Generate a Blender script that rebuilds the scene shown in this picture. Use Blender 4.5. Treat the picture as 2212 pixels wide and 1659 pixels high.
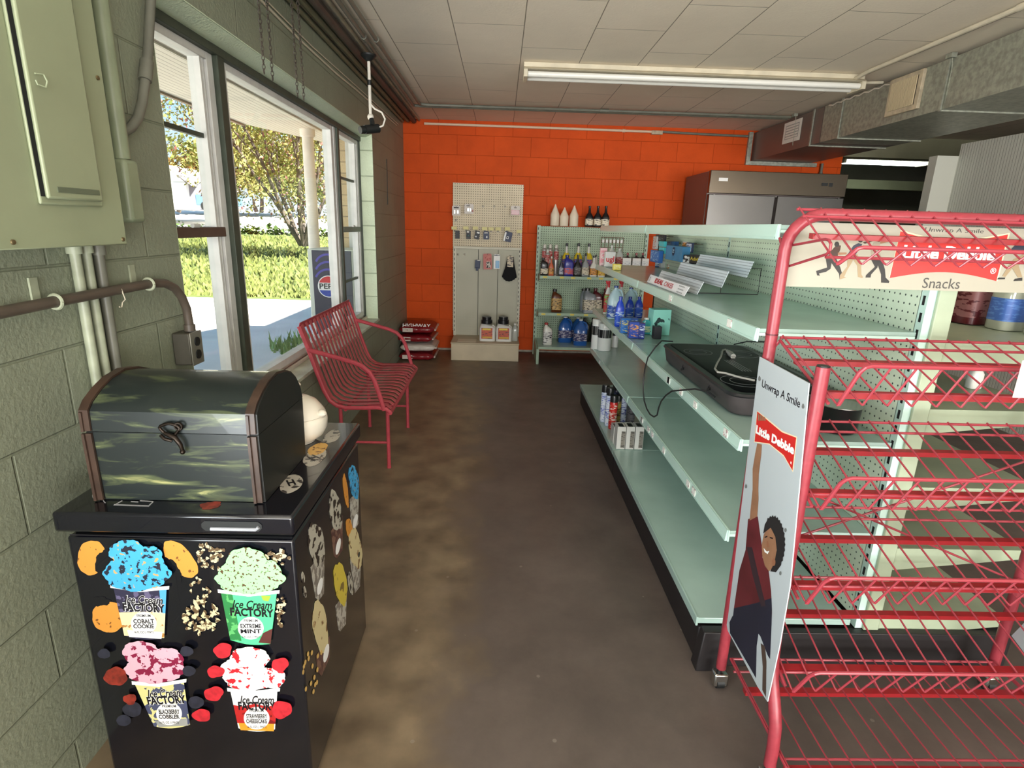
import bpy, bmesh, math, random
from mathutils import Vector, Matrix, noise
for o in list(bpy.data.objects): bpy.data.objects.remove(o)
C = bpy.context.scene.collection
rnd = random.Random(7)
PI = math.pi
# ------------------------------------------------------------------ camera
FPX, PITCH, YAW, ROLL, EYE = 1228.93, 0.269448, 0.0262549, 0.0303164, 1.45
_f = Vector((math.sin(YAW)*math.cos(PITCH), math.cos(YAW)*math.cos(PITCH), -math.sin(PITCH)))
_r = Vector((math.cos(YAW), -math.sin(YAW), 0)); _u = _r.cross(_f)
CR = _r*math.cos(ROLL)+_u*math.sin(ROLL); CU = _u*math.cos(ROLL)-_r*math.sin(ROLL)
cam = bpy.data.objects.new('camera', bpy.data.cameras.new('camera')); C.objects.link(cam)
cam.data.sensor_width = 36; cam.data.lens = 36*FPX/2212; cam.data.clip_start = .05; cam.data.clip_end = 400
m3 = Matrix((CR, CU, -_f)).transposed()
cam.matrix_world = Matrix.Translation((0, 0, EYE)) @ m3.to_4x4()
bpy.context.scene.camera = cam
vs = bpy.context.scene.view_settings
vs.view_transform = 'Standard'; vs.look = 'None'; vs.gamma = 1; vs.use_curve_mapping = False; vs.exposure = 0.32
def at(px, py, ax, val):
    'the point of the plane (x|y|z = val) that stands at this place of the photograph'
    d = (px-1106)/FPX*CR-(py-829.5)/FPX*CU+_f
    i = 'xyz'.index(ax); o = (0, 0, EYE)[i]; t = (val-o)/d[i]
    return Vector((0, 0, EYE))+d*t
# ------------------------------------------------------------------ world, sun, fill lamps
w = bpy.data.worlds.new('world'); bpy.context.scene.world = w; w.use_nodes = True
nt = w.node_tree; nt.nodes.clear()
out = nt.nodes.new('ShaderNodeOutputWorld'); bg = nt.nodes.new('ShaderNodeBackground'); nt.links.new(bg.outputs[0], out.inputs[0])
tc = nt.nodes.new('ShaderNodeTexCoord'); sx = nt.nodes.new('ShaderNodeSeparateXYZ'); nt.links.new(tc.outputs['Generated'], sx.inputs[0])
rp = nt.nodes.new('ShaderNodeValToRGB'); nt.links.new(sx.outputs[2], rp.inputs[0]); nt.links.new(rp.outputs[0], bg.inputs[0])
rp.color_ramp.elements[0].position = 0.0; rp.color_ramp.elements[0].color = (.88, .95, 1, 1)
rp.color_ramp.elements[1].position = .55; rp.color_ramp.elements[1].color = (.26, .46, .74, 1)
e = rp.color_ramp.elements.new(.18); e.color = (.42, .72, .95, 1)
bg.inputs[1].default_value = 1.1
def sun(name, strength, d, angle, col):
    l = bpy.data.lights.new(name, 'SUN'); l.energy = strength; l.angle = angle; l.color = col
    o = bpy.data.objects.new(name, l); C.objects.link(o); o.rotation_euler = Vector(d).to_track_quat('-Z', 'Y').to_euler(); return o
sun('sun', 30, (-.62, .45, -.78), .02, (1, .95, .86))
def area(name, loc, size, d, power, col=(1, 1, 1)):
    l = bpy.data.lights.new(name, 'AREA'); l.shape = 'RECTANGLE'; l.size, l.size_y = size; l.energy = power; l.color = col
    o = bpy.data.objects.new(name, l); C.objects.link(o); o.location = loc
    o.rotation_euler = Vector(d).to_track_quat('-Z', 'Y').to_euler(); return o
# fill lamps added in unseen openings: shop front behind the camera, door at left
area('fill_lamp_front', (2.4, -7.02, 1.45), (6.6, 2.0), (0, 1, .42), 720, (1, .98, .95))
area('fill_lamp_left', (-1.19, -.85, 1.25), (2.3, 1.9), (1, .3, 1.1), 160, (.92, .98, 1))
# ------------------------------------------------------------------ materials
def lin(c):
    f = lambda v: (v/255/12.92) if v/255 <= .04045 else ((v/255+.055)/1.055)**2.4
    return (f(c[0]), f(c[1]), f(c[2]), 1)
MATS = {}
def nd(t, ty, **kw):
    n = t.nodes.new('ShaderNode'+ty)
    for k, v in kw.items():
        if k.startswith('i'): n.inputs[int(k[1:])].default_value = v
        else: setattr(n, k, v)
    return n
def mat(name, col, rough=.5, metal=0., var=None, bump=None, emit=None, trans=0, spec=None, col2=None, coat=0, alpha=None, blot=None, st=None):
    if name in MATS: return MATS[name]
    m = bpy.data.materials.new(name); m.use_nodes = True; t = m.node_tree; b = t.nodes['Principled BSDF']
    b.inputs['Base Color'].default_value = lin(col); b.inputs['Roughness'].default_value = rough; b.inputs['Metallic'].default_value = metal
    if spec is not None: b.inputs['Specular IOR Level'].default_value = spec
    if coat: b.inputs['Coat Weight'].default_value = coat
    if trans: b.inputs['Transmission Weight'].default_value = trans
    if alpha is not None: b.inputs['Alpha'].default_value = alpha
    if emit: b.inputs['Emission Color'].default_value = lin(emit[0]); b.inputs['Emission Strength'].default_value = emit[1]
    tcn = nd(t, 'TexCoord')
    if var:                      # (scale, low multiplier)  mottling of the surface itself
        n = nd(t, 'TexNoise'); n.inputs['Scale'].default_value = var[0]; n.inputs['Detail'].default_value = 6
        t.links.new(tcn.outputs['Object'], n.inputs['Vector'])
        r = nd(t, 'ValToRGB'); t.links.new(n.outputs[0], r.inputs[0])
        c = lin(col); c2 = lin(col2) if col2 else (c[0]*var[1], c[1]*var[1], c[2]*var[1], 1)
        r.color_ramp.elements[0].position = .35; r.color_ramp.elements[0].color = c2
        r.color_ramp.elements[1].position = .62; r.color_ramp.elements[1].color = c
        t.links.new(r.outputs[0], b.inputs['Base Color'])
    if blot:                     # (scale, colour, coverage) hard-edged blotches: printed pictures, packaging
        n = nd(t, 'TexNoise'); n.inputs['Scale'].default_value = blot[0]; n.inputs['Detail'].default_value = 3
        mp_ = nd(t, 'Mapping'); mp_.inputs['Scale'].default_value = st or (1, 1, 1); t.links.new(tcn.outputs['Object'], mp_.inputs['Vector']); t.links.new(mp_.outputs[0], n.inputs['Vector'])
        r = nd(t, 'ValToRGB'); r.color_ramp.interpolation = 'CONSTANT'; t.links.new(n.outputs[0], r.inputs[0])
        r.color_ramp.elements[0].color = lin(blot[1]); r.color_ramp.elements[1].position = blot[2]; r.color_ramp.elements[1].color = lin(col)
        if len(blot) > 3:
            e = r.color_ramp.elements.new(1-blot[4]); e.color = lin(blot[3])
        t.links.new(r.outputs[0], b.inputs['Base Color'])
    if bump:
        n = nd(t, 'TexNoise'); n.inputs['Scale'].default_value = bump[0]; n.inputs['Detail'].default_value = 5
        t.links.new(tcn.outputs['Object'], n.inputs['Vector'])
        bp = nd(t, 'Bump'); bp.inputs['Strength'].default_value = bump[1]; bp.inputs['Distance'].default_value = .01
        t.links.new(n.outputs[0], bp.inputs['Height']); t.links.new(bp.outputs[0], b.inputs['Normal'])
    MATS[name] = m; return m
def swz(t, src, axes, off=(0, 0)):
    s = nd(t, 'SeparateXYZ'); t.links.new(src, s.inputs[0]); c = nd(t, 'CombineXYZ')
    for i, a in enumerate(axes):
        ad = nd(t, 'Math', operation='ADD'); ad.inputs[1].default_value = off[i]
        t.links.new(s.outputs['xyz'.index(a)], ad.inputs[0]); t.links.new(ad.outputs[0], c.inputs[i])
    return c.outputs[0]
def block_mat(name, axes, off, ca, cb, cm, bw=.4064, rh=.2032, ms=.006, rough=.6, pit=.25, mb=.5, dirt=.8, inv=1):
    m = mat(name, ca, rough); t = m.node_tree; b = t.nodes['Principled BSDF']
    tcn = nd(t, 'TexCoord'); v = swz(t, tcn.outputs['Object'], axes, off)
    br = nd(t, 'TexBrick'); br.offset = .5; br.inputs['Scale'].default_value = 1
    for k, val in (('Brick Width', bw), ('Row Height', rh), ('Mortar Size', ms), ('Mortar Smooth', .6), ('Bias', 0)): br.inputs[k].default_value = val
    br.inputs['Color1'].default_value = lin(ca); br.inputs['Color2'].default_value = lin(cb); br.inputs['Mortar'].default_value = lin(cm)
    t.links.new(v, br.inputs['Vector'])
    n = nd(t, 'TexNoise'); n.inputs['Scale'].default_value = 2.2; n.inputs['Detail'].default_value = 8; n.inputs['Roughness'].default_value = .65
    t.links.new(tcn.outputs['Object'], n.inputs['Vector'])
    mr = nd(t, 'MapRange'); mr.inputs[1].default_value = .3; mr.inputs[2].default_value = .6; mr.inputs[3].default_value = dirt; mr.inputs[4].default_value = 1
    t.links.new(n.outputs[0], mr.inputs[0])
    mx = nd(t, 'Mix', data_type='RGBA', blend_type='MULTIPLY'); mx.inputs[0].default_value = 1
    t.links.new(br.outputs[0], mx.inputs[6]); t.links.new(mr.outputs[0], mx.inputs[7]); t.links.new(mx.outputs[2], b.inputs['Base Color'])
    n2 = nd(t, 'TexNoise'); n2.inputs['Scale'].default_value = 90; n2.inputs['Detail'].default_value = 4; t.links.new(tcn.outputs['Object'], n2.inputs['Vector'])
    a1 = nd(t, 'Math', operation='MULTIPLY'); a1.inputs[1].default_value = pit; t.links.new(n2.outputs[0], a1.inputs[0])
    a2 = nd(t, 'Math', operation='MULTIPLY'); a2.inputs[1].default_value = -mb*inv; t.links.new(br.outputs['Fac'], a2.inputs[0])
    a3 = nd(t, 'Math', operation='ADD'); t.links.new(a1.outputs[0], a3.inputs[0]); t.links.new(a2.outputs[0], a3.inputs[1])
    bp = nd(t, 'Bump'); bp.inputs['Strength'].default_value = .6; bp.inputs['Distance'].default_value = .012
    t.links.new(a3.outputs[0], bp.inputs['Height']); t.links.new(bp.outputs[0], b.inputs['Normal'])
    return m
def peg_mat(name, axes, ca, hole, pitch=.0254, r=.13, rough=.5, ph=(0, 0), shape='dot'):
    m = mat(name, ca, rough); t = m.node_tree; b = t.nodes['Principled BSDF']
    tcn = nd(t, 'TexCoord'); s = nd(t, 'SeparateXYZ'); t.links.new(tcn.outputs['Object'], s.inputs[0])
    q = []
    for i, a in enumerate(axes):
        d = nd(t, 'Math', operation='MULTIPLY_ADD'); d.inputs[1].default_value = 1/pitch; d.inputs[2].default_value = ph[i]; t.links.new(s.outputs['xyz'.index(a)], d.inputs[0])
        f = nd(t, 'Math', operation='FRACT'); t.links.new(d.outputs[0], f.inputs[0])
        g = nd(t, 'Math', operation='SUBTRACT'); g.inputs[1].default_value = .5; t.links.new(f.outputs[0], g.inputs[0])
        h = nd(t, 'Math', operation='MULTIPLY'); t.links.new(g.outputs[0], h.inputs[0]); t.links.new(g.outputs[0], h.inputs[1]); q.append(h)
    ad = nd(t, 'Math', operation='ADD'); t.links.new(q[0].outputs[0], ad.inputs[0]); t.links.new(q[1].outputs[0], ad.inputs[1])
    lt = nd(t, 'Math', operation='LESS_THAN'); lt.inputs[1].default_value = r*r; t.links.new(ad.outputs[0], lt.inputs[0])
    n = nd(t, 'TexNoise'); n.inputs['Scale'].default_value = 3; n.inputs['Detail'].default_value = 6; t.links.new(tcn.outputs['Object'], n.inputs['Vector'])
    rr = nd(t, 'ValToRGB'); t.links.new(n.outputs[0], rr.inputs[0]); c = lin(ca)
    rr.color_ramp.elements[0].position = .3; rr.color_ramp.elements[0].color = (c[0]*.82, c[1]*.82, c[2]*.8, 1); rr.color_ramp.elements[1].position = .6; rr.color_ramp.elements[1].color = c
    mx = nd(t, 'Mix', data_type='RGBA'); t.links.new(lt.outputs[0], mx.inputs[0]); t.links.new(rr.outputs[0], mx.inputs[6]); mx.inputs[7].default_value = lin(hole)
    t.links.new(mx.outputs[2], b.inputs['Base Color'])
    return m
# ------------------------------------------------------------------ geometry builder
ROOT = {}
def frame(o, u, v):
    u = Vector(u).normalized(); v = Vector(v); n = u.cross(v).normalized(); v = n.cross(u)
    m = Matrix((u, v, n)).transposed().to_4x4(); m.translation = Vector(o); return m
class G:
    def __init__(s): s.bm = bmesh.new(); s.mats = []; s.i = 0; s.T = Matrix()
    def use(s, m):
        if m not in s.mats: s.mats.append(m)
        s.i = s.mats.index(m); return s
    def face(s, vs):
        try: f = s.bm.faces.new(vs)
        except ValueError: return
        f.material_index = s.i; return f
    def vs(s, pts): return [s.bm.verts.new(s.T @ Vector(p)) for p in pts]
    def bx(s, x0, x1, y0, y1, z0, z1):
        v = s.vs([(x, y, z) for z in (z0, z1) for x, y in ((x0, y0), (x1, y0), (x1, y1), (x0, y1))])
        for q in ((3, 2, 1, 0), (4, 5, 6, 7), (0, 1, 5, 4), (1, 2, 6, 5), (2, 3, 7, 6), (3, 0, 4, 7)): s.face([v[k] for k in q])
        return s
    def hexa(s, lo, hi):
        v = s.vs(list(lo)+list(hi)); n = len(lo)
        s.face(v[:n][::-1]); s.face(v[n:])
        for k in range(n): s.face([v[k], v[(k+1) % n], v[n+(k+1) % n], v[n+k]])
        return s
    def prism(s, poly, fr, t):
        return s.hexa([fr @ Vector((p[0], p[1], 0)) for p in poly], [fr @ Vector((p[0], p[1], t)) for p in poly])
    def rings(s, rs, close=True, caps=True):
        V = [s.vs(r) for r in rs]; n = len(V[0])
        for a, b in zip(V[:-1], V[1:]):
            for k in range(n if close else n-1): s.face([a[k], a[(k+1) % n], b[(k+1) % n], b[k]])
        if caps: s.face(V[0][::-1]); s.face(V[-1])
        return s
    def tube(s, pts, r, n=8, caps=True):
        pts = [Vector(p) for p in pts]; rs = []; up = None
        for i, p in enumerate(pts):
            d = (pts[min(i+1, len(pts)-1)]-pts[max(i-1, 0)]).normalized()
            if up is None:
                up = Vector((0, 0, 1)) if abs(d.z) < .9 else Vector((1, 0, 0))
            up = (up-d*up.dot(d)).normalized(); sd = d.cross(up)
            rr = r[i] if isinstance(r, (list, tuple)) else r
            rs.append([p+(up*math.cos(a)+sd*math.sin(a))*rr for a in [2*PI*k/n for k in range(n)]])
        return s.rings(rs, caps=caps)
    def strip(s, pts, side, w, t):       # flat bar along pts
        pts = [Vector(p) for p in pts]; side = Vector(side).normalized(); rs = []
        for i, p in enumerate(pts):
            d = (pts[min(i+1, len(pts)-1)]-pts[max(i-1, 0)]).normalized(); n = d.cross(side).normalized()
            rs.append([p+side*w/2+n*t/2, p-side*w/2+n*t/2, p-side*w/2-n*t/2, p+side*w/2-n*t/2])
        return s.rings(rs)
    def cyl(s, p0, p1, r, n=16, r2=None): return s.tube([p0, p1], [r, r if r2 is None else r2], n)
    def lathe(s, prof, c=(0, 0, 0), n=24, M=None):
        M = M or Matrix.Translation(c)
        return s.rings([[M @ Vector((max(r, 1e-4)*math.cos(2*PI*k/n), max(r, 1e-4)*math.sin(2*PI*k/n), z)) for k in range(n)] for r, z in prof])
    def loft(s, secs, n=20, k=1.0):      # (z, wx, wy, squareness[, dx]) closed body
        rs = []
        for q in secs:
            z, wx, wy, p = q[:4]; dx = q[4] if len(q) > 4 else 0; r = []
            for j in range(n):
                a = 2*PI*(j+.5)/n; ca, sa = math.cos(a), math.sin(a)
                r.append((dx+k*wx/2*math.copysign(abs(ca)**p, ca), k*wy/2*math.copysign(abs(sa)**p, sa), z))
            rs.append(r)
        return s.rings(rs)
    def ball(s, c, r, n=10, sc=(1, 1, 1)):
        m = n//2+1
        return s.rings([[Vector(c)+Vector((sc[0]*r*math.sin(t)*math.cos(2*PI*k/n), sc[1]*r*math.sin(t)*math.sin(2*PI*k/n), -sc[2]*r*math.cos(t))) for k in range(n)] for t in [.12+(PI-.24)*j/(m-1) for j in range(m)]])
    def text(s, body, size, fr, t=.0004, w=None, shear=0, off=0, align='CENTER', sp=1):
        cu = bpy.data.curves.new('t', 'FONT'); cu.body = body; cu.size = size; cu.shear = shear; cu.offset = off*size; cu.align_x = align; cu.align_y = 'CENTER'
        cu.extrude = t; cu.resolution_u = 3; cu.space_character = sp
        o = bpy.data.objects.new('t', cu); C.objects.link(o); dg = bpy.context.evaluated_depsgraph_get(); me = bpy.data.meshes.new_from_object(o.evaluated_get(dg))
        xs = [v.co.x for v in me.vertices] or [0]; k = 1 if w is None else w/max(1e-6, max(xs)-min(xs))
        V = s.vs([fr @ Vector((v.co.x*k, v.co.y, v.co.z)) for v in me.vertices])
        for p in me.polygons: s.face([V[i] for i in p.vertices])
        bpy.data.objects.remove(o); bpy.data.curves.remove(cu); bpy.data.meshes.remove(me); return s
    def done(s, name, m=None, parent=None, smooth=35, bevel=0, local=False, sub=0, seg=2):
        if m: s.mats = [m] if not s.mats else s.mats
        bmesh.ops.recalc_face_normals(s.bm, faces=s.bm.faces)
        me = bpy.data.meshes.new(name); 
        if parent and not local: s.bm.transform(ROOT[parent].inverted())
        s.bm.to_mesh(me); s.bm.free()
        for x in s.mats: me.materials.append(x)
        if smooth:
            me.polygons.foreach_set('use_smooth', [True]*len(me.polygons))
            if smooth < 180: me.set_sharp_from_angle(angle=math.radians(smooth))
        o = bpy.data.objects.new(name, me); C.objects.link(o)
        if bevel:
            b = o.modifiers.new('b', 'BEVEL'); b.width = bevel; b.segments = seg; b.limit_method = 'ANGLE'; b.angle_limit = math.radians(40)
        if sub: q = o.modifiers.new('s', 'SUBSURF'); q.levels = q.render_levels = sub
        if parent: o.parent = parent; ROOT[o] = ROOT[parent]
        else: ROOT[o] = Matrix()
        return o
def tag(o, label, cat, group=None, kind=None):
    if label: o['label'] = label
    if cat: o['category'] = cat
    if group: o['group'] = group
    if kind: o['kind'] = kind
    return o
def thing(name, label, cat, loc=(0, 0, 0), rz=0, group=None):
    o = bpy.data.objects.new(name, None); C.objects.link(o); o.location = loc; o.rotation_euler = (0, 0, rz); o.empty_display_size = .05
    ROOT[o] = Matrix.Translation(loc) @ Matrix.Rotation(rz, 4, 'Z'); return tag(o, label, cat, group)
def struct(o, label=None): o['kind'] = 'structure'; 
# ================================================================== ROOM SHELL
XL, YB, CEIL = -1.095, 6.74, 2.55
GREEN = block_mat('green_painted_block', 'yz', (0, -.106), (138, 144, 124), (134, 140, 120), (124, 130, 110), ms=.0045, rough=.5, pit=.35, mb=.7, dirt=.86)
ORANGE = block_mat('orange_painted_block', 'xz', (.1, .037), (212, 82, 26), (206, 78, 24), (186, 68, 20), ms=.004, rough=.6, pit=.2, mb=.4, dirt=.82); ORANGE.node_tree.nodes['Principled BSDF'].inputs['Specular IOR Level'].default_value = .12
REVEAL = mat('peeling_mint_paint', (196, 214, 180), .55, var=(9, .9), col2=(158, 178, 148), bump=(60, .5))
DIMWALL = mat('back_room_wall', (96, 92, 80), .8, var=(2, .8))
# ceiling panels
cm = block_mat('ceiling_panels', 'yx', (0, .30), (236, 224, 206), (231, 219, 200), (150, 140, 124), bw=.81, rh=.405, ms=.0035, rough=.75, pit=.12, mb=.5, dirt=.93)
# floor
fm = mat('stained_concrete', (80, 70, 66), .42); t = fm.node_tree; b = t.nodes['Principled BSDF']
tcn = nd(t, 'TexCoord'); n1 = nd(t, 'TexNoise'); n1.inputs['Scale'].default_value = 1.3; n1.inputs['Detail'].default_value = 9; n1.inputs['Roughness'].default_value = .7
n2 = nd(t, 'TexNoise'); n2.inputs['Scale'].default_value = 6; n2.inputs['Detail'].default_value = 8
n3 = nd(t, 'TexVoronoi'); n3.inputs['Scale'].default_value = 7
for n in (n1, n2, n3): t.links.new(tcn.outputs['Object'], n.inputs['Vector'])
s_ = nd(t, 'SeparateXYZ'); t.links.new(tcn.outputs['Object'], s_.inputs[0])
# the old coating has worn off along the window side: a ragged edge near x = -0.3
e1 = nd(t, 'Math', operation='MULTIPLY_ADD'); e1.inputs[1].default_value = .9; t.links.new(n1.outputs[0], e1.inputs[0]); t.links.new(s_.outputs[0], e1.inputs[2])
mr = nd(t, 'MapRange'); mr.inputs[1].default_value = .2; mr.inputs[2].default_value = .42; mr.inputs[3].default_value = 1; mr.inputs[4].default_value = 0; t.links.new(e1.outputs[0], mr.inputs[0])
ra = nd(t, 'ValToRGB'); t.links.new(n2.outputs[0], ra.inputs[0]); ra.color_ramp.elements[0].position = .3; ra.color_ramp.elements[0].color = lin((96, 82, 66)); ra.color_ramp.elements[1].position = .7; ra.color_ramp.elements[1].color = lin((142, 124, 100))
rb = nd(t, 'ValToRGB'); t.links.new(n1.outputs[0], rb.inputs[0]); rb.color_ramp.elements[0].position = .3; rb.color_ramp.elements[0].color = lin((76, 67, 63)); rb.color_ramp.elements[1].position = .72; rb.color_ramp.elements[1].color = lin((114, 102, 94))
mx = nd(t, 'Mix', data_type='RGBA'); t.links.new(mr.outputs[0], mx.inputs[0]); t.links.new(rb.outputs[0], mx.inputs[6]); t.links.new(ra.outputs[0], mx.inputs[7])
sp = nd(t, 'Math', operation='LESS_THAN'); sp.inputs[1].default_value = .045; t.links.new(n3.outputs['Distance'], sp.inputs[0])
sm = nd(t, 'Math', operation='MULTIPLY'); sm.inputs[1].default_value = .45; t.links.new(sp.outputs[0], sm.inputs[0])
mx2 = nd(t, 'Mix', data_type='RGBA'); t.links.new(sm.outputs[0], mx2.inputs[0]); t.links.new(mx.outputs[2], mx2.inputs[6]); mx2.inputs[7].default_value = lin((150, 142, 132)); t.links.new(mx2.outputs[2], b.inputs['Base Color'])
rr = nd(t, 'MapRange'); rr.inputs[3].default_value = .32; rr.inputs[4].default_value = .6; t.links.new(n2.outputs[0], rr.inputs[0]); t.links.new(rr.outputs[0], b.inputs['Roughness'])
bp = nd(t, 'Bump'); bp.inputs['Strength'].default_value = .15; bp.inputs['Distance'].default_value = .01; t.links.new(n2.outputs[0], bp.inputs['Height']); t.links.new(bp.outputs[0], b.inputs['Normal'])
struct(G().bx(XL-.2, 6.7, -7.2, 9.2, -.1, 0).done('floor', fm))
struct(G().bx(XL-.2, 6.7, -7.2, 9.2, CEIL, 2.75).done('ceiling', cm))
OY0, OY1, OZ0, OZ1 = 2.01, 5.15, .614, 2.162
g = G(); X0 = XL-.2
g.bx(X0, XL, -7.2, -2.05, 0, CEIL); g.bx(X0, XL, -2.05, .35, 2.25, CEIL); g.bx(X0, XL, .35, OY0, 0, CEIL)
g.bx(X0, XL, OY0, OY1, 0, OZ0-.02); g.bx(X0, XL, OY0, OY1, OZ1, CEIL); g.bx(X0, XL, OY1, YB+.2, 0, CEIL)
struct(g.done('wall_left', GREEN))
g = G(); g.bx(XL, 3.8, YB, YB+.2, 0, CEIL); struct(g.done('wall_back', ORANGE))
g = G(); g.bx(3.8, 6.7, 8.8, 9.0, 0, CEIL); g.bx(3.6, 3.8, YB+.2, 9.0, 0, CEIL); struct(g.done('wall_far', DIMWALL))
struct(G().bx(6.5, 6.7, -7.2, 9.0, 0, CEIL).done('wall_right', mat('beige_wall', (170, 165, 145), .7, var=(2, .85))))
g = G(); g.bx(XL, -.95, -7.2, -7.0, 0, CEIL); g.bx(5.75, 6.5, -7.2, -7.0, 0, CEIL); g.bx(-.95, 5.75, -7.2, -7.0, 0, .4); g.bx(-.95, 5.75, -7.2, -7.0, 2.46, CEIL)
struct(g.done('wall_front', mat('beige_wall', (170, 165, 145), .7)))
# reveal of the big window (trim_1), sill (trim_2), unseen door frame added around the left fill lamp (trim_3)
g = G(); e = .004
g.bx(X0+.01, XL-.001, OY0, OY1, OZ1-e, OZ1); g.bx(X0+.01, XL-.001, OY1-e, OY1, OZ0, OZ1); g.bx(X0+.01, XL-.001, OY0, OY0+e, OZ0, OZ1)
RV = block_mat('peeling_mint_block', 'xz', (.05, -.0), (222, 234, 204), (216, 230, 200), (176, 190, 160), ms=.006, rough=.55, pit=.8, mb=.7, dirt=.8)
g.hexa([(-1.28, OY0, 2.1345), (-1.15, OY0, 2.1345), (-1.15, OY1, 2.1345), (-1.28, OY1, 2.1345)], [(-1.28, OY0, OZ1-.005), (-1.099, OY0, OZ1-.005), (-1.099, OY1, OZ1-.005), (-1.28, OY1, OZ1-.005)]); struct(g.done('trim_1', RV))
g = G(); g.use(mat('worn_mint_sill', (205, 214, 196), .5, var=(6, .8), col2=(170, 170, 150), bump=(30, .3))); g.bx(X0+.06, XL+.012, OY0, OY1, OZ0-.02, OZ0)
g.use(mat('red_brown_sill_strip', (132, 70, 58), .5, var=(10, .8))); g.bx(-1.222, -1.205, OY0, OY1, OZ0, OZ0+.012)
g.use(mat('white_sill_rail', (214, 208, 192), .5, var=(8, .85))); g.bx(-1.265, -1.222, OY0, OY1, OZ0, OZ0+.03); g.bx(-1.205, -1.19, OY0, OY1, OZ0, OZ0+.02)
struct(g.done('trim_2', bevel=.002))
g = G(); g.use(mat('white_sill_rail', 0)); g.bx(X0, XL+.01, -2.1, -2.03, 0, 2.3); g.bx(X0, XL+.01, .33, .4, 0, 2.3); g.bx(X0, XL+.01, -2.1, .4, 2.23, 2.3); struct(g.done('trim_3'))
g = G(); g.use(mat('white_sill_rail', 0)); [g.bx(x, x+.06, -7.02, -6.97, .4, 2.46) for x in (-.95, 1.25, 3.5, 5.7)]; g.bx(-.95, 5.76, -7.02, -6.97, 2.40, 2.46); g.bx(-.95, 5.76, -7.02, -6.97, .40, .46)  # unseen shop front frame, added around the front fill lamp
struct(g.done('window_4'))
# ------- window units
WHT = mat('white_frame', (214, 214, 210), .45, var=(12, .88)); DRK = mat('dark_green_frame', (66, 74, 62), .5, var=(20, .8)); BLK = mat('black_gasket', (22, 24, 24), .5)
BRN = mat('brown_sash_rail', (92, 72, 62), .5, var=(20, .85))
gl = bpy.data.materials.new('window_glass'); gl.use_nodes = True; t = gl.node_tree; t.nodes.clear()
oo = nd(t, 'OutputMaterial'); mxs = nd(t, 'MixShader'); tr = nd(t, 'BsdfTransparent'); gs = nd(t, 'BsdfGlossy'); gs.inputs['Roughness'].default_value = .02; tr.inputs[0].default_value = (.97, .985, .98, 1)
mxs.inputs[0].default_value = .06; t.links.new(tr.outputs[0], mxs.inputs[1]); t.links.new(gs.outputs[0], mxs.inputs[2]); t.links.new(mxs.outputs[0], oo.inputs[0])
def winthing(n):
    o = thing('window_%d' % n, None, None, (-1.25, 3, OZ0)); o['kind'] = 'structure'; return o
ZT = 2.10
def frame_parts(r, y0, y1, hung, mx_z=()):
    g = G(); w = .05
    g.bx(-1.275, -1.215, y0, y0+w, OZ0+.03, ZT); g.bx(-1.275, -1.215, y1-w, y1, OZ0+.03, ZT); g.bx(-1.275, -1.215, y0+w, y1-w, ZT-.03, ZT)
    g.bx(-1.275, -1.215, y0+w, y1-w, OZ0+.03, OZ0+.07); g.done('window_frame', WHT, r, bevel=.002)
    if hung:
        g = G()
        for yy in (y0+w+.006, y1-w-.012): g.bx(-1.262, -1.228, yy, yy+.006, OZ0+.07, ZT-.03)
        g.bx(-1.262, -1.228, y1-w-.03, y1-w-.024, 1.42, ZT-.03); g.done('gasket', BLK, r)
        g = G(); g.bx(-1.27, -1.222, y1-w-.022, y1-w-.013, OZ0+.07, ZT-.03); g.bx(-1.27, -1.222, y1-w-.046, y1-w-.031, OZ0+.07, ZT-.03); g.bx(-1.27, -1.222, y0+w+.014, y0+w+.03, OZ0+.07, ZT-.03); g.done('sash_stile', WHT, r)
        g = G(); g.bx(-1.27, -1.205, y0+w, y1-w, 1.372, 1.412); g.done('meeting_rail', hung, r, bevel=.003)
        g = G(); g.cyl((-1.2, (y0+y1)/2-.02, 1.418), (-1.2, (y0+y1)/2+.03, 1.418), .008); g.done('sash_lock', WHT, r)
        for z in mx_z: g = G(); g.bx(-1.255, -1.235, y0+w, y1-w, z-.009, z+.009); g.done('muntin', DRK, r)
    g = G(); g.bx(-1.247, -1.243, y0+w*.8, y1-w*.8, OZ0+.06, ZT-.02); g.done('pane', gl, r)
w1 = winthing(1); frame_parts(w1, OY0+.01, 2.655, BRN, (1.775,))
w2 = winthing(2); frame_parts(w2, 2.725, 4.40, None)
w3 = winthing(3); frame_parts(w3, 4.50, OY1-.01, mat('grey_sash_rail', (112, 122, 112), .5), (1.775, .985))
g = G(); g.bx(-1.28, -1.195, 2.66, 2.72, OZ0, 2.112); g.bx(-1.28, -1.195, 4.452, 4.495, OZ0, 2.112); g.bx(-1.28, -1.19, OY0, OY1-.005, 2.1, 2.134); g.bx(-1.28, -1.2, OY1-.02, OY1-.005, OZ0, 2.1)
struct(g.done('trim_4', DRK, bevel=.003))
g = G(); g.bx(-1.275, -1.21, 4.405, 4.448, OZ0, 2.1); struct(g.done('trim_5', WHT, bevel=.002))
# lintel between the shop and the dark back room, lower beam deeper in
LG = mat('pale_green_beam', (150, 148, 120), .7, var=(3, .85))
struct(G().bx(3.8, 6.5, 6.85, 7.05, 2.33, CEIL).done('trim_6', LG)); struct(G().bx(3.8, 6.5, 8.25, 8.4, 2.1, 2.22).done('trim_7', LG))
struct(G().bx(XL, 3.8, YB-.012, YB, 0, .022).done('baseboard_back', mat('white_caulk', (176, 168, 152), .6, var=(14, .6))))
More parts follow.
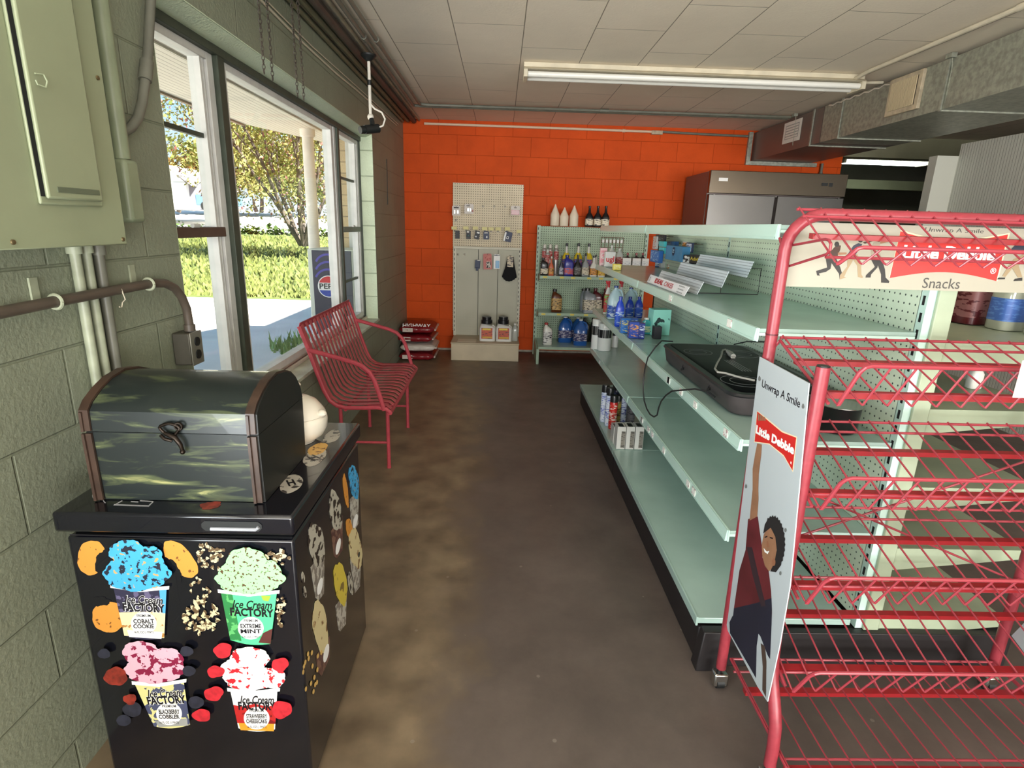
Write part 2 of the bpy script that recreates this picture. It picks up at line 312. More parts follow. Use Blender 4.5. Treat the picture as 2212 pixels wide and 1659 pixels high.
# ================================================================== OUTSIDE
PAVE = mat('sunlit_concrete', (222, 212, 200), .8, var=(1.5, .88), bump=(20, .2))
g = G(); g.bx(-30, X0-.0, -8, 11.6, -.3, -.1); struct(g.done('pavement', PAVE))
GR = mat('lawn_grass', (90, 98, 44), .9, var=(1.2, .7), col2=(62, 78, 28), bump=(8, 1))
g = G(); g.hexa([(-70, 11.6, -.5), (12, 11.6, -.5), (12, 46, -.5), (-70, 46, -.5)], [(-70, 11.6, -.09), (12, 11.6, -.09), (12, 46, .3), (-70, 46, .3)]); struct(g.done('lawn', GR))
g = G(); g.hexa([(-110, 46, -.5), (20, 46, -.5), (20, 82, 1), (-110, 82, 1)], [(-110, 46, .31), (20, 46, .31), (20, 82, 2.3), (-110, 82, 2.3)]); struct(g.done('road', mat('pale_road', (226, 222, 220), .8, var=(.3, .85))))
# tufts of grass over the lawn: nobody could count them
g = G(); g.use(mat('grass_blade', (108, 116, 56), .8, var=(3, .75)))
for k in range(9000):
    d = rnd.random()**1.6; y = 11.8+d*30; x = -(y*.28)-rnd.random()*(y*.45)+1; z = -.09+(y-11.6)/34.4*.39; s = rnd.uniform(.05, .13)*(1+d); a = rnd.random()*PI
    dx, dy = math.cos(a)*s*.5, math.sin(a)*s*.5
    g.face(g.vs([(x-dx, y-dy, z), (x+dx, y+dy, z), (x+rnd.uniform(-s, s)*.6, y, z+s*rnd.uniform(.6, 1.3))]))
tag(g.done('grass_tufts', smooth=0), 'bright green grass tufts covering the sunlit lawn outside', 'grass', kind='stuff')
g = G(); g.use(mat('weed_leaf', (150, 176, 110), .8, var=(9, .7)))
for k in range(420):
    a = rnd.random()*6.28; r = rnd.random()**.5; x = -2.42+r*.42*math.cos(a); y = 7.1+r*.45*math.sin(a); s = rnd.uniform(.03, .09); b_ = rnd.random()*PI
    g.face(g.vs([(x-s*.3*math.cos(b_), y-s*.3*math.sin(b_), -.1), (x+s*.3*math.cos(b_), y+s*.3*math.sin(b_), -.1), (x+rnd.uniform(-s, s), y+rnd.uniform(-s, s), -.1+s*rnd.uniform(.8, 2.6))]))
tag(g.done('weeds', smooth=0), 'patch of green weeds growing through the pavement by the window', 'weeds', kind='stuff')
# porch roof
pr = thing('porch_roof', 'white boarded porch roof outside above the big window', 'roof', (-1.8, 4, 2.3))
G().hexa([(-1.3, -3, 2.31), (-1.79, -3, 2.31), (-1.79, 7.1, 2.31), (-1.3, 7.1, 2.31)], [(-1.3, -3, 2.5), (-1.79, -3, 2.5), (-1.79, 7.1, 2.5), (-1.3, 7.1, 2.5)]).done('plain_soffit', mat('stained_soffit', (190, 180, 164), .7, var=(1.6, .75), col2=(150, 136, 118)), pr)
bb = block_mat('bead_board', 'yx', (0, 0), (226, 220, 206), (222, 216, 202), (168, 160, 146), bw=40, rh=.045, ms=.0035, rough=.6, pit=.05, mb=.8, dirt=.95)
g = G(); poly = [(-1.79, -3), (-2.42, -3), (-2.42, 5.8), (-2.0, 6.9), (-1.79, 6.9)]
g.hexa([(x, y, 2.30) for x, y in poly], [(x, y, 2.5) for x, y in poly]).done('boarded_soffit', bb, pr)
g = G(); g.hexa([(-2.45, -3, 2.285), (-2.42, -3, 2.285), (-2.42, 5.8, 2.285), (-2.45, 5.8, 2.285)], [(-2.45, -3, 2.56), (-2.42, -3, 2.56), (-2.42, 5.8, 2.56), (-2.45, 5.8, 2.56)]).done('fascia', mat('tan_fascia', (150, 130, 108), .7), pr)
pc = thing('porch_column', 'round white porch column outside the big window', 'column', (-1.9, 6.0, -.1))
G().lathe([(.075, 0), (.075, .06), (.058, .07), (.056, 1.2), (.054, 2.33), (.07, 2.34), (.07, 2.4)], (-1.9, 6.0, -.1), 28).done('shaft', mat('white_column_paint', (228, 222, 210), .5, var=(5, .85)), pc)
G().bx(-1.98, -1.82, 5.92, 6.08, -.1, -.06).done('base', mat('white_column_paint', 0), pc)
ST = block_mat('tan_stone', 'xz', (0, 0), (206, 182, 142), (186, 160, 122), (160, 140, 112), bw=.3, rh=.1, ms=.006, rough=.8, pit=.6, mb=.8)
sw = thing('stone_pier', 'tan stone pier with white corner board outside the far sash window', 'wall', (-1.45, 6.3, -.1))
G().bx(-1.62, -1.3, 5.82, 6.9, -.1, 2.3).done('stonework', ST, sw); G().bx(-1.49, -1.40, 5.79, 5.82, -.1, 2.3).done('corner_board', WHT, sw)
# drinks machine
pm = thing('drinks_machine', 'small dark blue drinks machine with round cola emblem outside the window', 'vending machine', (-1.5, 5.45, -.1))
G().bx(-1.712, -1.31, 5.2, 5.7, -.1, 1.21).done('cabinet', mat('white_cabinet', (214, 218, 206), .4), pm, bevel=.006)
PB = mat('navy_panel', (34, 36, 62), .35); FR = frame((0, 5.2, 0), (1, 0, 0), (0, 0, 1))
G().bx(-1.672, -1.325, 5.188, 5.2, -.05, 1.20).done('front_panel', PB, pm, bevel=.003)
g = G(); c0 = (-1.535, .885); F2 = frame((0, 5.187, 0), (1, 0, 0), (0, 0, 1))
def disc(g, cx, cy, r, a0, a1, fr, t, n=28, inner=0):
    A = [math.radians(a0+(a1-a0)*k/n) for k in range(n+1)]
    p = [(cx+r*math.cos(a), cy+r*math.sin(a)) for a in A]
    if inner: p += [(cx+inner*math.cos(a), cy+inner*math.sin(a)) for a in A[::-1]]
    g.prism(p, fr, t)
PUR = mat('violet_ring', (78, 70, 168), .4)
g.use(PUR)
for r, dz in ((.13, .03), (.125, .10), (.12, .17)):
    disc(g, c0[0], c0[1]+dz, r, 25, 155, F2, .0008, inner=r-.018)
g.use(mat('print_white', (238, 238, 236), .4)); disc(g, *c0, .098, 0, 360, F2, .002, 40)
g.use(mat('cola_red', (206, 36, 44), .4)); disc(g, *c0, .09, 22, 158, F2, .003)
g.use(mat('cola_blue', (30, 62, 166), .4)); disc(g, *c0, .09, 202, 338, F2, .003)
g.use(BLK); g.text('PEPSI', .066, frame((c0[0], 5.184, c0[1]), (1, 0, 0), (0, 0, 1)), w=.165, off=.02)
g.done('emblem', parent=pm, smooth=0)
# tree with several stems
def tree(name, label, cat, base, H, spread, stems, leafmat, barkmat, nleaf, ls, grp=None, r0=.13, lean=.25, crown=None, seed=1):
    R = random.Random(seed); t = thing(name, label, cat, base, group=grp); g = G(); B = Vector(base); tips = []
    def grow(p, d, L, r, lev):
        pts = [p]; q = p.copy(); dd = d.copy()
        for k in range(5):
            dd = (dd+Vector((R.uniform(-1, 1), R.uniform(-1, 1), R.uniform(-.2, .5)))*.14).normalized(); q = q+dd*L/5; pts.append(q.copy())
            if lev > 0: tips.append(q.copy())
        g.tube(pts, [r*(1-.55*k/5) for k in range(6)], 6 if lev else 8)
        if lev < 3:
            for k in range(3 if lev else 4):
                s = R.choice(pts[2:]); nd_ = (dd+Vector((R.uniform(-1, 1), R.uniform(-1, 1), R.uniform(-.35, .5)))*.9).normalized(); grow(s, nd_, L*R.uniform(.5, .75), r*.45, lev+1)
    for k in range(stems):
        a = 2*PI*k/stems+R.random(); grow(B+Vector((math.cos(a), math.sin(a), 0))*r0*1.2, Vector((math.cos(a)*lean, math.sin(a)*lean, 1)).normalized(), H*R.uniform(.5, .65), r0, 0)
    g.done('trunk', barkmat, t); g = G()
    for i, m in enumerate(leafmat): g.use(m)
    for k in range(nleaf):
        p = R.choice(tips)+Vector((R.gauss(0, .35), R.gauss(0, .35), R.gauss(0, .3)))*spread
        if crown and R.random() < crown[0]:
            q = Vector((R.gauss(0, 1), R.gauss(0, 1), R.gauss(0, 1))).normalized()*R.random()**.4; q = Vector((q.x*crown[1], q.y*crown[1], q.z*crown[2])); p = B+Vector((0, 0, crown[3]))+q
            if noise.noise(p*crown[4]) < -.05: continue
        g.i = 0 if R.random() < .55 else R.randrange(len(leafmat)); u = Vector((R.uniform(-1, 1), R.uniform(-1, 1), R.uniform(-1, 1))).normalized(); v = u.cross(Vector((R.uniform(-1, 1), .3, 1))).normalized(); s = ls*R.uniform(.6, 1.3)
        g.face(g.vs([p-u*s, p-v*s*.5, p+u*s, p+v*s*.5]))
    g.done('foliage', parent=t, smooth=0); return t
def leaf(name, c): return mat(name, c, .7, trans=0)
LY, LG2, LR, LO = leaf('leaf_yellow_green', (146, 142, 78)), leaf('leaf_green', (110, 122, 60)), leaf('leaf_pink', (146, 92, 86)), leaf('leaf_orange', (150, 122, 68))
BK = mat('grey_bark', (96, 86, 76), .9, var=(6, .7))
tree('lawn_tree', 'spreading tree with several stems and yellow green spring leaves on the lawn', 'tree', tuple(at(655, 530, 'y', 22.5)), 8.5, 1.5, 7, [LY, LG2, LR, LO], BK, 34000, .07, r0=.085, lean=.5, crown=(.62, 4.6, 3.0, 3.7, .9), seed=4)
for k, (px, y, H, lm) in enumerate([(380, 70, 6.5, [LO, LY, LG2]), (470, 74, 9.5, [LG2, LY]), (560, 72, 10, [LY, LG2]), (640, 76, 14, [LG2, LY]), (720, 72, 12, [LG2, LY])]):
    p = at(px, 458, 'y', y)
    tree('distant_tree', ['orange tinged tree behind the white house', 'green tree beyond the road just right of the white house', 'yellow green tree across the road left of the lawn tree', 'tall green tree across the road behind the lawn tree', 'green tree across the road behind the porch column'][k], 'tree', tuple(p), H, 2.4, 2, lm, BK, 5200, .34, crown=(.75, H*.5, H*.42, H*.45, .25), grp='trees across the road', r0=.25, seed=20+k)
# the white house
hp = at(385, 452, 'y', 52); hz = hp.z; hs = thing('house', 'white gabled house across the road', 'house', tuple(hp))
x1 = at(407, 455, 'y', 52).x; x0 = x1-7; zr = at(375, 365, 'y', 52).z; zw = at(400, 395, 'y', 52).z
G().hexa([(x0, 52, hz), (x1, 52, hz), (x1, 60, hz), (x0, 60, hz)], [(x0, 52, zw), (x1, 52, zw), (x1, 60, zw), (x0, 60, zw)]).done('walls', mat('house_white', (244, 242, 236), .6), hs)
xm = at(366, 370, 'y', 52).x
G().prism([(x1, zw), (xm, zr), (2*xm-x1, zw)], frame((0, 52.1, 0), (1, 0, 0), (0, 0, 1)), -7.8).done('gable', mat('house_white', 0), hs)
g = G()
for sgn in (1, -1):
    a = Vector((xm, 51.6, zr+.15)); bq = Vector((xm+sgn*(x1-xm+.7), 51.6, zw-.25)); n = Vector((0, 0, .15))
    g.hexa([a, bq, bq+Vector((0, 9, 0)), a+Vector((0, 9, 0))], [a+n, bq+n, bq+n+Vector((0, 9, 0)), a+n+Vector((0, 9, 0))])
g.done('roof', mat('grey_shingle', (150, 142, 146), .8), hs)
bo = at(420, 452, 'y', 52); G().bx(bo.x-.9, bo.x+1.2, 52.5, 56, bo.z, bo.z+2.3).done('shed', mat('grey_shed', (112, 112, 118), .7), hs)
tk = at(432, 455, 'y', 50); tt = thing('parked_truck', 'blue and white vehicle parked by the white house', 'car', tuple(tk))
G().bx(tk.x-.3, tk.x+3.6, 50, 52, tk.z+.4, tk.z+1.3).done('body', mat('car_blue', (90, 120, 150), .3), tt, bevel=.1); G().bx(tk.x+.4, tk.x+2.4, 50.1, 51.9, tk.z+1.3, tk.z+1.95).done('cab', mat('car_white', (225, 230, 235), .3), tt, bevel=.15)
for dx in (.5, 2.7): G().cyl((tk.x+dx, 49.95, tk.z+.38), (tk.x+dx, 50.2, tk.z+.38), .38).done('wheel', BLK, tt)
# low hedge at the lawn's far edge
g = G(); g.use(LG2); g.use(leaf('leaf_dark', (60, 80, 30))); R = random.Random(3)
for k in range(2600):
    x = R.uniform(-34, -6); p = Vector((x, 46+R.gauss(0, .25), .3+abs(R.gauss(0, .3)))); g.i = R.randrange(2); s = R.uniform(.08, .2); u = Vector((R.uniform(-1, 1), R.uniform(-1, 1), R.uniform(-1, 1))).normalized(); v = u.cross(Vector((.2, .3, 1))).normalized(); g.face(g.vs([p-u*s, p-v*s, p+u*s, p+v*s]))
tag(g.done('hedge', smooth=0), 'low ragged hedge along the far edge of the lawn', 'hedge', kind='stuff')
# ================================================================== SHELVING
MINT = mat('mint_enamel', (204, 232, 220), .32, var=(4, .9)); MTOP = mat('mint_shelf_top', (172, 198, 188), .2, var=(3, .86)); PALE = mat('pale_worn_enamel', (172, 184, 156), .45, var=(5, .85))
SLOT = mat('slot_black', (14, 16, 15), .8); KICK = mat('black_kick_plate', (34, 29, 30), .5, var=(7, .7)); RAIL = mat('clear_ticket_rail', (198, 228, 216), .18, coat=.5)
PEGA = peg_mat('mint_pegboard', 'yz', (222, 236, 212), (62, 76, 66)); PEGB = peg_mat('green_pegboard', 'xz', (170, 192, 164), (60, 72, 58), pitch=.0254, r=.2)
STK = mat('price_sticker_white', (238, 236, 228), .5, blot=(90, (186, 150, 150), .42)); STY = mat('price_sticker_yellow', (226, 206, 90), .5)
def upright(parent, fr, h, z0=0., w=.05, d=.032, m=MINT, slots='x'):
    # fr: base centre; slots along the face toward -x ('x') or -y ('y')
    g = G(); g.use(m); x, y = fr
    g.bx(x, x+w, y, y+d, z0, h); g.use(SLOT); z = z0+.05
    while z < h-.04:
        if slots == 'x': g.bx(x-.0015, x, y+d*.32, y+d*.6, z, z+.028)
        else: g.bx(x+w*.25, x+w*.45, y-.0015, y, z, z+.026)
        z += .051
    return g.done('upright', parent=parent, smooth=0)
def shelf(parent, x0, x1, y0, y1, z, lip=.04, name='shelf', tags=(), side=-1, m=MTOP):
    # deck with a turned-down front and a clear ticket rail; side -1: front toward -x, +1: toward +x
    xf = x0 if side < 0 else x1; g = G(); g.use(m); g.bx(x0, x1, y0+.004, y1-.004, z-.012, z); g.use(MINT)
    g.bx(min(xf, xf+side*.006), max(xf, xf+side*.006), y0+.002, y1-.002, z-lip, z+.002); g.bx(x0, x1, y0+.004, y1-.004, z-.022, z-.0125)
    s = g.done(name, parent=parent, smooth=0, bevel=.0015)
    g = G(); a, b_ = xf+side*.0062, xf+side*.0125
    g.hexa([(a, y0+.006, z-lip+.002), (b_+side*.002, y0+.006, z-lip+.002), (b_+side*.002, y1-.006, z-lip+.002), (a, y1-.006, z-lip+.002)], [(a, y0+.006, z+.001), (b_-side*.003, y0+.006, z+.001), (b_-side*.003, y1-.006, z+.001), (a, y1-.006, z+.001)])
    g.bx(min(b_, b_+side*.003), max(b_, b_+side*.003), y0+.006, y1-.006, z-lip+.004, z-lip+.009)
    g.done('ticket_rail', RAIL, s, smooth=0)
    for yy in tags:
        g = G(); g.bx(min(b_, b_+side*.0022)-.0006, max(b_, b_+side*.0022), yy, yy+.035, z-lip+.010, z-.004); g.done('price_ticket', STK, s, smooth=0)
    return s
LZ = (.50, .822, 1.178)
def bay(y0, y1, label, near):
    t = thing('gondola_shelving', label, 'shelving', (1.26, (y0+y1)/2, 0), group='bays of the long mint gondola')
    g = G(); g.bx(.715, 1.80, y0-.0, y1, 0, .135); g.done('kick_base', KICK, t, bevel=.006)
    g = G(); g.bx(.708, 1.245, y0+.003, y1-.003, .148, .17); g.bx(.704, .712, y0+.003, y1-.003, .138, .172); g.done('base_deck', MTOP, t, bevel=.002, smooth=0)
    g = G(); g.bx(1.262, 1.272, y0+.03, y1, .17, 1.44); g.done('back_panel', PEGA, t, smooth=0)
    upright(t, (1.262, y0), 1.45, .0 if not near else .14)
    if not near: upright(t, (1.262, y1-.034), 1.45)
    R = random.Random(5+int(y0*10)); ys = lambda n: sorted(R.uniform(y0+.1, y1-.1) for _ in range(n))
    for z, n in zip(LZ, (7, 5, 2) if near else (1, 0, 0)): shelf(t, .782, 1.26, y0+.01, y1, z, tags=ys(n))
    shelf(t, .80, 1.26, y0+.01, y1, 1.478, lip=.042)
    # the aisle side that faces away: plainer shelves with tapering end brackets
    for z in (1.152, .94, .675, .452, .185):
        xe = 1.88 if z > 1.1 else 1.785; g = G(); g.bx(1.312, xe, y0+.012, y1, z-.014, z); s = g.done('shelf', PALE, t, smooth=0)
        g = G(); g.hexa([(1.312, y0, z-.085), (xe, y0, z-.032), (xe, y0, z+.001), (1.312, y0, z+.001)], [(1.312, y0+.011, z-.085), (xe, y0+.011, z-.032), (xe, y0+.011, z+.001), (1.312, y0+.011, z+.001)]); g.done('end_bracket', PALE, s, smooth=0)
    if near:
        g = G(); g.bx(1.285, 1.338, y0-.012, y0-.0005, .14, 1.46); g.done('end_post', PALE, t, bevel=.003)
        g = G(); g.hexa([(.70, y0-.055, 0), (.80, y0-.055, 0), (.80, y0-.001, 0), (.70, y0-.001, 0)], [(.72, y0-.04, .145), (.80, y0-.04, .145), (.80, y0-.001, .145), (.72, y0-.001, .145)]); g.done('kick_corner', KICK, t, bevel=.004)
        g = G(); g.bx(.80, 1.80, y0-.03, y0-.001, 0, .14); g.done('end_kick_plate', KICK, t, bevel=.003)
    return t
bay(1.66, 3.20, 'near bay of the long mint shelving, mostly bare, beside the red rack', True)
bay(3.20, 4.68, 'far bay of the long mint shelving, products grouped at its far end', False)
# back wall unit
bg_ = thing('wall_shelving', 'four foot green pegboard shelving unit against the orange wall', 'shelving', (1.03, 6.5, 0))
G().bx(.44, 1.63, 6.625, 6.64, .12, 1.468).done('back_panel', PEGB, bg_, smooth=0)
GRN = mat('green_grey_enamel', (166, 190, 166), .4, var=(5, .88))
for x in (.405, 1.63): upright(bg_, (x, 6.60), 1.475, 0, w=.036, d=.04, m=GRN, slots='y')
for x in (.415, 1.63):
    G().hexa([(x, 6.09, .0), (x+.03, 6.09, 0), (x+.03, 6.6, 0), (x, 6.6, 0)], [(x, 6.09, .17), (x+.03, 6.09, .17), (x+.03, 6.6, .2), (x, 6.6, .2)]).done('foot', GRN, bg_, bevel=.003)
def bshelf(y, z, lip=.03, R=random.Random(8)):
    g = G(); g.bx(.44, 1.63, y, 6.62, z-.012, z); s = g.done('shelf', MTOP, bg_, smooth=0)
    g = G(); g.bx(.44, 1.63, y-.006, y-.0005, z-lip, z+.001); g.done('front_lip', GRN, s, bevel=.001)
    for sx in (.432, 1.632):
        g = G(); g.hexa([(sx, y-.004, z-.03), (sx+.006, y-.004, z-.03), (sx+.006, 6.6, z-.09), (sx, 6.6, z-.09)], [(sx, y-.004, z+.001), (sx+.006, y-.004, z+.001), (sx+.006, 6.6, z+.001), (sx, 6.6, z+.001)]); g.done('bracket', GRN, s, smooth=0)
    if z > .4:
        for k in range(7): g = G(); x = .48+.155*k+R.uniform(-.02, .02); g.bx(x, x+.045, y-.0075, y-.0063, z-lip+.006, z-.004); g.done('price_ticket', STY, s, smooth=0)
bshelf(6.3, .945); bshelf(6.3, .54); bshelf(6.1, .195)
# ------------------------------------------------------------------ pegboard display, left of it
pb = thing('pegboard_sheet', 'tall beige pegboard sheet standing against the orange wall', 'pegboard', (-.155, 6.7, 0))
G().bx(-.548, .24, 6.70, 6.715, .25, 1.905).done('board', peg_mat('beige_pegboard', 'xz', (220, 206, 176), (104, 90, 66), r=.2), pb, smooth=0)
ps = thing('display_stand', 'low white slotted display stand with beige base in front of pegboard', 'display stand', (-.155, 6.5, 0))
PW = mat('grey_white_enamel', (206, 202, 182), .45, var=(7, .88)); G().bx(-.515, .225, 6.66, 6.675, .2, 1.20).done('back_panel', peg_mat('fine_pegboard', 'xz', (194, 192, 172), (150, 148, 130), pitch=.0125, r=.22), ps, smooth=0)
g = G(); g.bx(-.255, -.25, 6.656, 6.66, .2, 1.19); g.bx(-.03, -.025, 6.656, 6.66, .2, 1.19); g.done('panel_seam', SLOT, ps, smooth=0)
for x in (-.535, .205): upright(ps, (x, 6.635), 1.215, .2, w=.03, d=.03, m=PW, slots='y')
G().bx(-.535, .235, 6.63, 6.67, 1.195, 1.222).done('top_rail', PW, ps, bevel=.002)
G().bx(-.525, .225, 6.19, 6.66, .0, .185).done('base_box', mat('beige_base', (196, 182, 154), .5, var=(5, .86)), ps, bevel=.004)
G().bx(-.53, .23, 6.185, 6.66, .186, .2).done('base_top', mat('beige_base', 0), ps, bevel=.003)
G().bx(-.46, -.25, 6.23, 6.40, .2005, .203).done('paper', mat('paper', (222, 214, 194), .7), ps, smooth=0)
# ================================================================== REFRIGERATOR
SS = mat('stainless_steel', (112, 110, 108), .3, .9, var=(2, .9)); SSD = mat('stainless_header', (110, 100, 88), .22, .9)
fr = thing('refrigerator', 'two door stainless steel reach in refrigerator by orange wall', 'refrigerator', (2.73, 6.3, 0))
G().bx(2.045, 3.41, 5.96, 6.68, .1, 2.04).done('cabinet', mat('stainless_side', (120, 108, 104), .35, .45), fr, bevel=.006)
G().bx(2.045, 3.415, 5.90, 5.958, 1.83, 2.045).done('header_panel', SSD, fr, bevel=.005)
for x0, x1 in ((2.05, 2.717), (2.74, 3.41)):
    d = G().bx(x0, x1, 5.90, 5.957, .16, 1.822).done('door', SS, fr, bevel=.006)
    G().tube([(x1-.06 if x0 < 2.5 else x0+.06, 5.9, .9), (x1-.06 if x0 < 2.5 else x0+.06, 5.86, .93), (x1-.06 if x0 < 2.5 else x0+.06, 5.86, 1.27), (x1-.06 if x0 < 2.5 else x0+.06, 5.9, 1.3)], .012).done('handle', SS, d)
G().bx(2.13, 2.22, 5.895, 5.9, 1.945, 1.975).done('badge', mat('print_white', 0), fr, smooth=0)
G().bx(3.16, 3.22, 5.895, 5.9, 1.93, 1.96).done('display', BLK, fr, smooth=0); G().bx(3.235, 3.27, 5.895, 5.9, 1.925, 1.96).done('switch', BLK, fr, smooth=0)
for x in (2.1, 2.72, 3.35): G().cyl((x, 5.893, 1.815), (x, 5.9, 1.815), .008).done('hinge', SS, fr)
for x in (2.12, 3.34):
    for y in (6.0, 6.6): G().cyl((x, y, 0), (x, y, .1), .025).done('leg', BLK, fr)
# ================================================================== DUCT
GAL = mat('galvanised_sheet', (162, 164, 150), .45, .35, var=(34, .66)); gm = GAL.node_tree; GPL = mat('plain_duct_sheet', (120, 110, 104), .4, .45, var=(2, .9))
du = thing('air_duct', 'galvanised metal air duct running along ceiling toward orange wall', 'duct', (3.1, 3.5, 2.25))
def duct(y0, y1, xs0, xs1, m, nm='duct_section'):
    zb = 2.235
    return G().hexa([(xs0, y0, zb), (xs0+.68, y0, zb), (xs1+.68, y1, zb), (xs1, y1, zb)], [(xs0, y0, 2.525), (xs0+.68, y0, 2.525), (xs1+.68, y1, 2.525), (xs1, y1, 2.525)]).done(nm, m, du, smooth=0)
duct(5.30, 6.735, 2.755, 2.765, GPL); duct(3.85, 5.29, 2.735, 2.755, GAL); duct(2.6, 3.84, 2.66, 2.735, GAL); duct(.5, 2.59, 2.5, 2.66, GAL)
for y, x in ((5.45, 2.755), (5.0, 2.75), (3.845, 2.735), (2.595, 2.66)):
    g = G(); g.bx(x-.012, x-.002, y-.01, y+.01, 2.228, 2.53); g.bx(x-.01, x+.69, y-.01, y+.01, 2.225, 2.234); g.done('seam_flange', GAL, du, smooth=0)
for y in (5.72, 3.8, 2.9):
    g = G(); g.bx(2.70, 2.735, y, y+.05, 2.52, 2.545); g.tube([(2.72, y+.02, 2.54), (2.735, y+.02, 2.45), (2.735, y+.02, 2.27)], .003, 6); g.done('hanger_clip', GAL, du)
g = G(); g.bx(2.70, 3.5, 6.70, 6.738, 2.19, 2.232); g.bx(2.70, 2.745, 6.70, 6.738, 2.232, 2.53); g.done('wall_collar', GAL, du, bevel=.002)
gr = G().bx(2.715, 2.738, 4.05, 4.38, 2.28, 2.52).done('grille', mat('dusty_cream_frame', (190, 174, 148), .6, var=(20, .7)), du, bevel=.003)
g = G(); g.use(mat('grille_dark', (60, 54, 42), .7)); g.bx(2.7125, 2.715, 4.085, 4.345, 2.31, 2.49); g.use(mat('dusty_louvre', (200, 182, 148), .6))
for k in range(18): g.bx(2.706, 2.712, 4.09+k*.0145, 4.097+k*.0145, 2.31, 2.49)
g.done('louvre', parent=gr, smooth=0)
g = G(); g.tube([(2.742, 4.42+k*.06, 2.505+(k % 2)*.012) for k in range(14)], .006, 5); g.done('sealant', mat('sealant_white', (206, 198, 184), .7), du)
pn = G(); pn.use(mat('paper_white', (220, 216, 208), .6)); pn.bx(2.752, 2.7545, 5.66, 6.0, 2.31, 2.50); pn.use(mat('paper_print', (150, 148, 146), .6))
pn.bx(2.7512, 2.752, 5.70, 5.96, 2.345, 2.47)
pn.use(mat('paper_white', 0))
for k in range(5): pn.bx(2.7506, 2.7512, 5.71, 5.95, 2.35+k*.024, 2.366+k*.024)
tag(pn.done('paper_notice', smooth=0), 'printed paper notice taped to the side of the metal duct', 'notice')
# ================================================================== LIGHTS, CEILING PIPES
CRM = mat('cream_fixture', (206, 196, 172), .5, var=(10, .85))
def fixture(name, label, x0, x1, y, z, w, lit, tilt=0):
    t = thing(name, label, 'light', ((x0+x1)/2, y, z)); em = mat('lit_tube', (245, 255, 250), .3, emit=((236, 255, 246), 9)) if lit else mat('unlit_tube', (226, 224, 216), .3)
    g = G(); g.bx(x0, x1, y-w/2, y+w/2, z-.045, z); g.hexa([(x0, y-w*.8, z-.05), (x1, y-w*.8, z-.05), (x1, y+w*.8, z-.05), (x0, y+w*.8, z-.05)], [(x0, y-w*.5, z-.03), (x1, y-w*.5, z-.03), (x1, y+w*.5, z-.03), (x0, y+w*.5, z-.03)]); g.done('housing', CRM, t, bevel=.003)
    for s in (-1, 1):
        b_ = G().cyl((x0+.03, y+s*w*.45, z-.075), (x1-.03, y+s*w*.45, z-.075), .019, 16).done('tube', em, t)
    for x in (x0, x1-.03): G().bx(x, x+.028, y-w*.75, y+w*.75, z-.1, z-.0505).done('lamp_holder', CRM, t, bevel=.003)
    return t
fixture('fluorescent_light', 'long unlit fluorescent fixture crossing the panelled ceiling', .13, 2.52, 4.42, 2.549, .12, False)
fl = fixture('fluorescent_light', 'lit fluorescent fixture glowing in the dark back room', 4.19, 5.27, 7.5, 2.43, .16, True)
GP = mat('grey_conduit', (112, 112, 100), .45, .0, var=(12, .8)); CP = mat('cream_conduit', (204, 194, 172), .5, var=(14, .88)); DP = mat('dark_pipe', (74, 66, 58), .55, var=(10, .75))
def pipe(label, pts, r, m, name='conduit_pipe', couplings=(), grp='conduits along the ceiling'):
    t = thing(name, label, 'pipe', tuple(pts[0]), group=grp); G().tube(pts, r, 10).done('pipe_run', m, t)
    for (a, b_) in couplings: G().cyl(a, b_, r*1.35, 12).done('coupling', m, t)
    return t
def vx(x, y0, y1, z, R=random.Random(2)):       # slightly wavering run along y
    n = 9; return [(x+R.uniform(-.003, .003), y0+(y1-y0)*k/n, z) for k in range(n+1)]
pipe('grey conduit on the ceiling nearest the room, turning along the orange wall', vx(-.785, -2.9, 5.72, 2.522)+[(-.775, 5.79, 2.522), (-.72, 5.815, 2.522), (1.0, 5.80, 2.522), (2.70, 5.79, 2.522)], .013, GP, couplings=[((-.785, 3.9, 2.522), (-.785, 3.97, 2.522)), ((.9, 5.8, 2.522), (.98, 5.8, 2.522))])
pipe('second grey conduit on the ceiling, a hand left of the nearest one', vx(-.85, -2.9, 5.80, 2.522)+[(-.845, 5.86, 2.522), (-.79, 5.88, 2.522), (1.0, 5.87, 2.522), (2.70, 5.85, 2.522)], .013, GP, couplings=[((-.85, 3.85, 2.522), (-.85, 3.93, 2.522))])
pipe('cream conduit on the ceiling between grey and dark pipes', vx(-.91, -2.9, 6.70, 2.532), .012, mat('grimy_cream_conduit', (150, 142, 120), .55, var=(8, .8)))
pipe('thick dark steel pipe under the ceiling along the window wall', vx(-.965, -2.9, 6.66, 2.515), .027, DP)
pipe('grimy green painted pipe high in the corner over the window', vx(-1.025, -2.9, 6.64, 2.515), .02, mat('grimy_green_pipe', (110, 112, 88), .55, var=(8, .8)))
pipe('thin pipe tight in the corner where ceiling meets window wall', vx(-1.075, -2.9, 6.6, 2.50), .014, mat('grimy_green_pipe', 0))
pipe('pale wire run along the top of the window wall', [(-1.088, 1.2, 2.36), (-1.088, 2.9, 2.385), (-1.088, 3.4, 2.37), (-1.088, 4.1, 2.37), (-1.088, 4.6, 2.385), (-1.088, 6.3, 2.41)], .006, CP, name='wire')
pipe('second thin wire sagging along the top of the window wall', [(-1.088, 1.2, 2.40), (-1.088, 2.6, 2.41), (-1.088, 3.6, 2.395), (-1.088, 4.5, 2.41), (-1.088, 6.4, 2.435)], .004, CP, name='wire')
t = pipe('cream conduit along the top of the orange wall ending in a box', [(-.86, 6.71, 2.50), (.4, 6.71, 2.50), (1.66, 6.71, 2.497)], .013, mat('pale_pink_conduit', (214, 190, 164), .5), couplings=[((1.3, 6.71, 2.498), (1.33, 6.71, 2.498))])
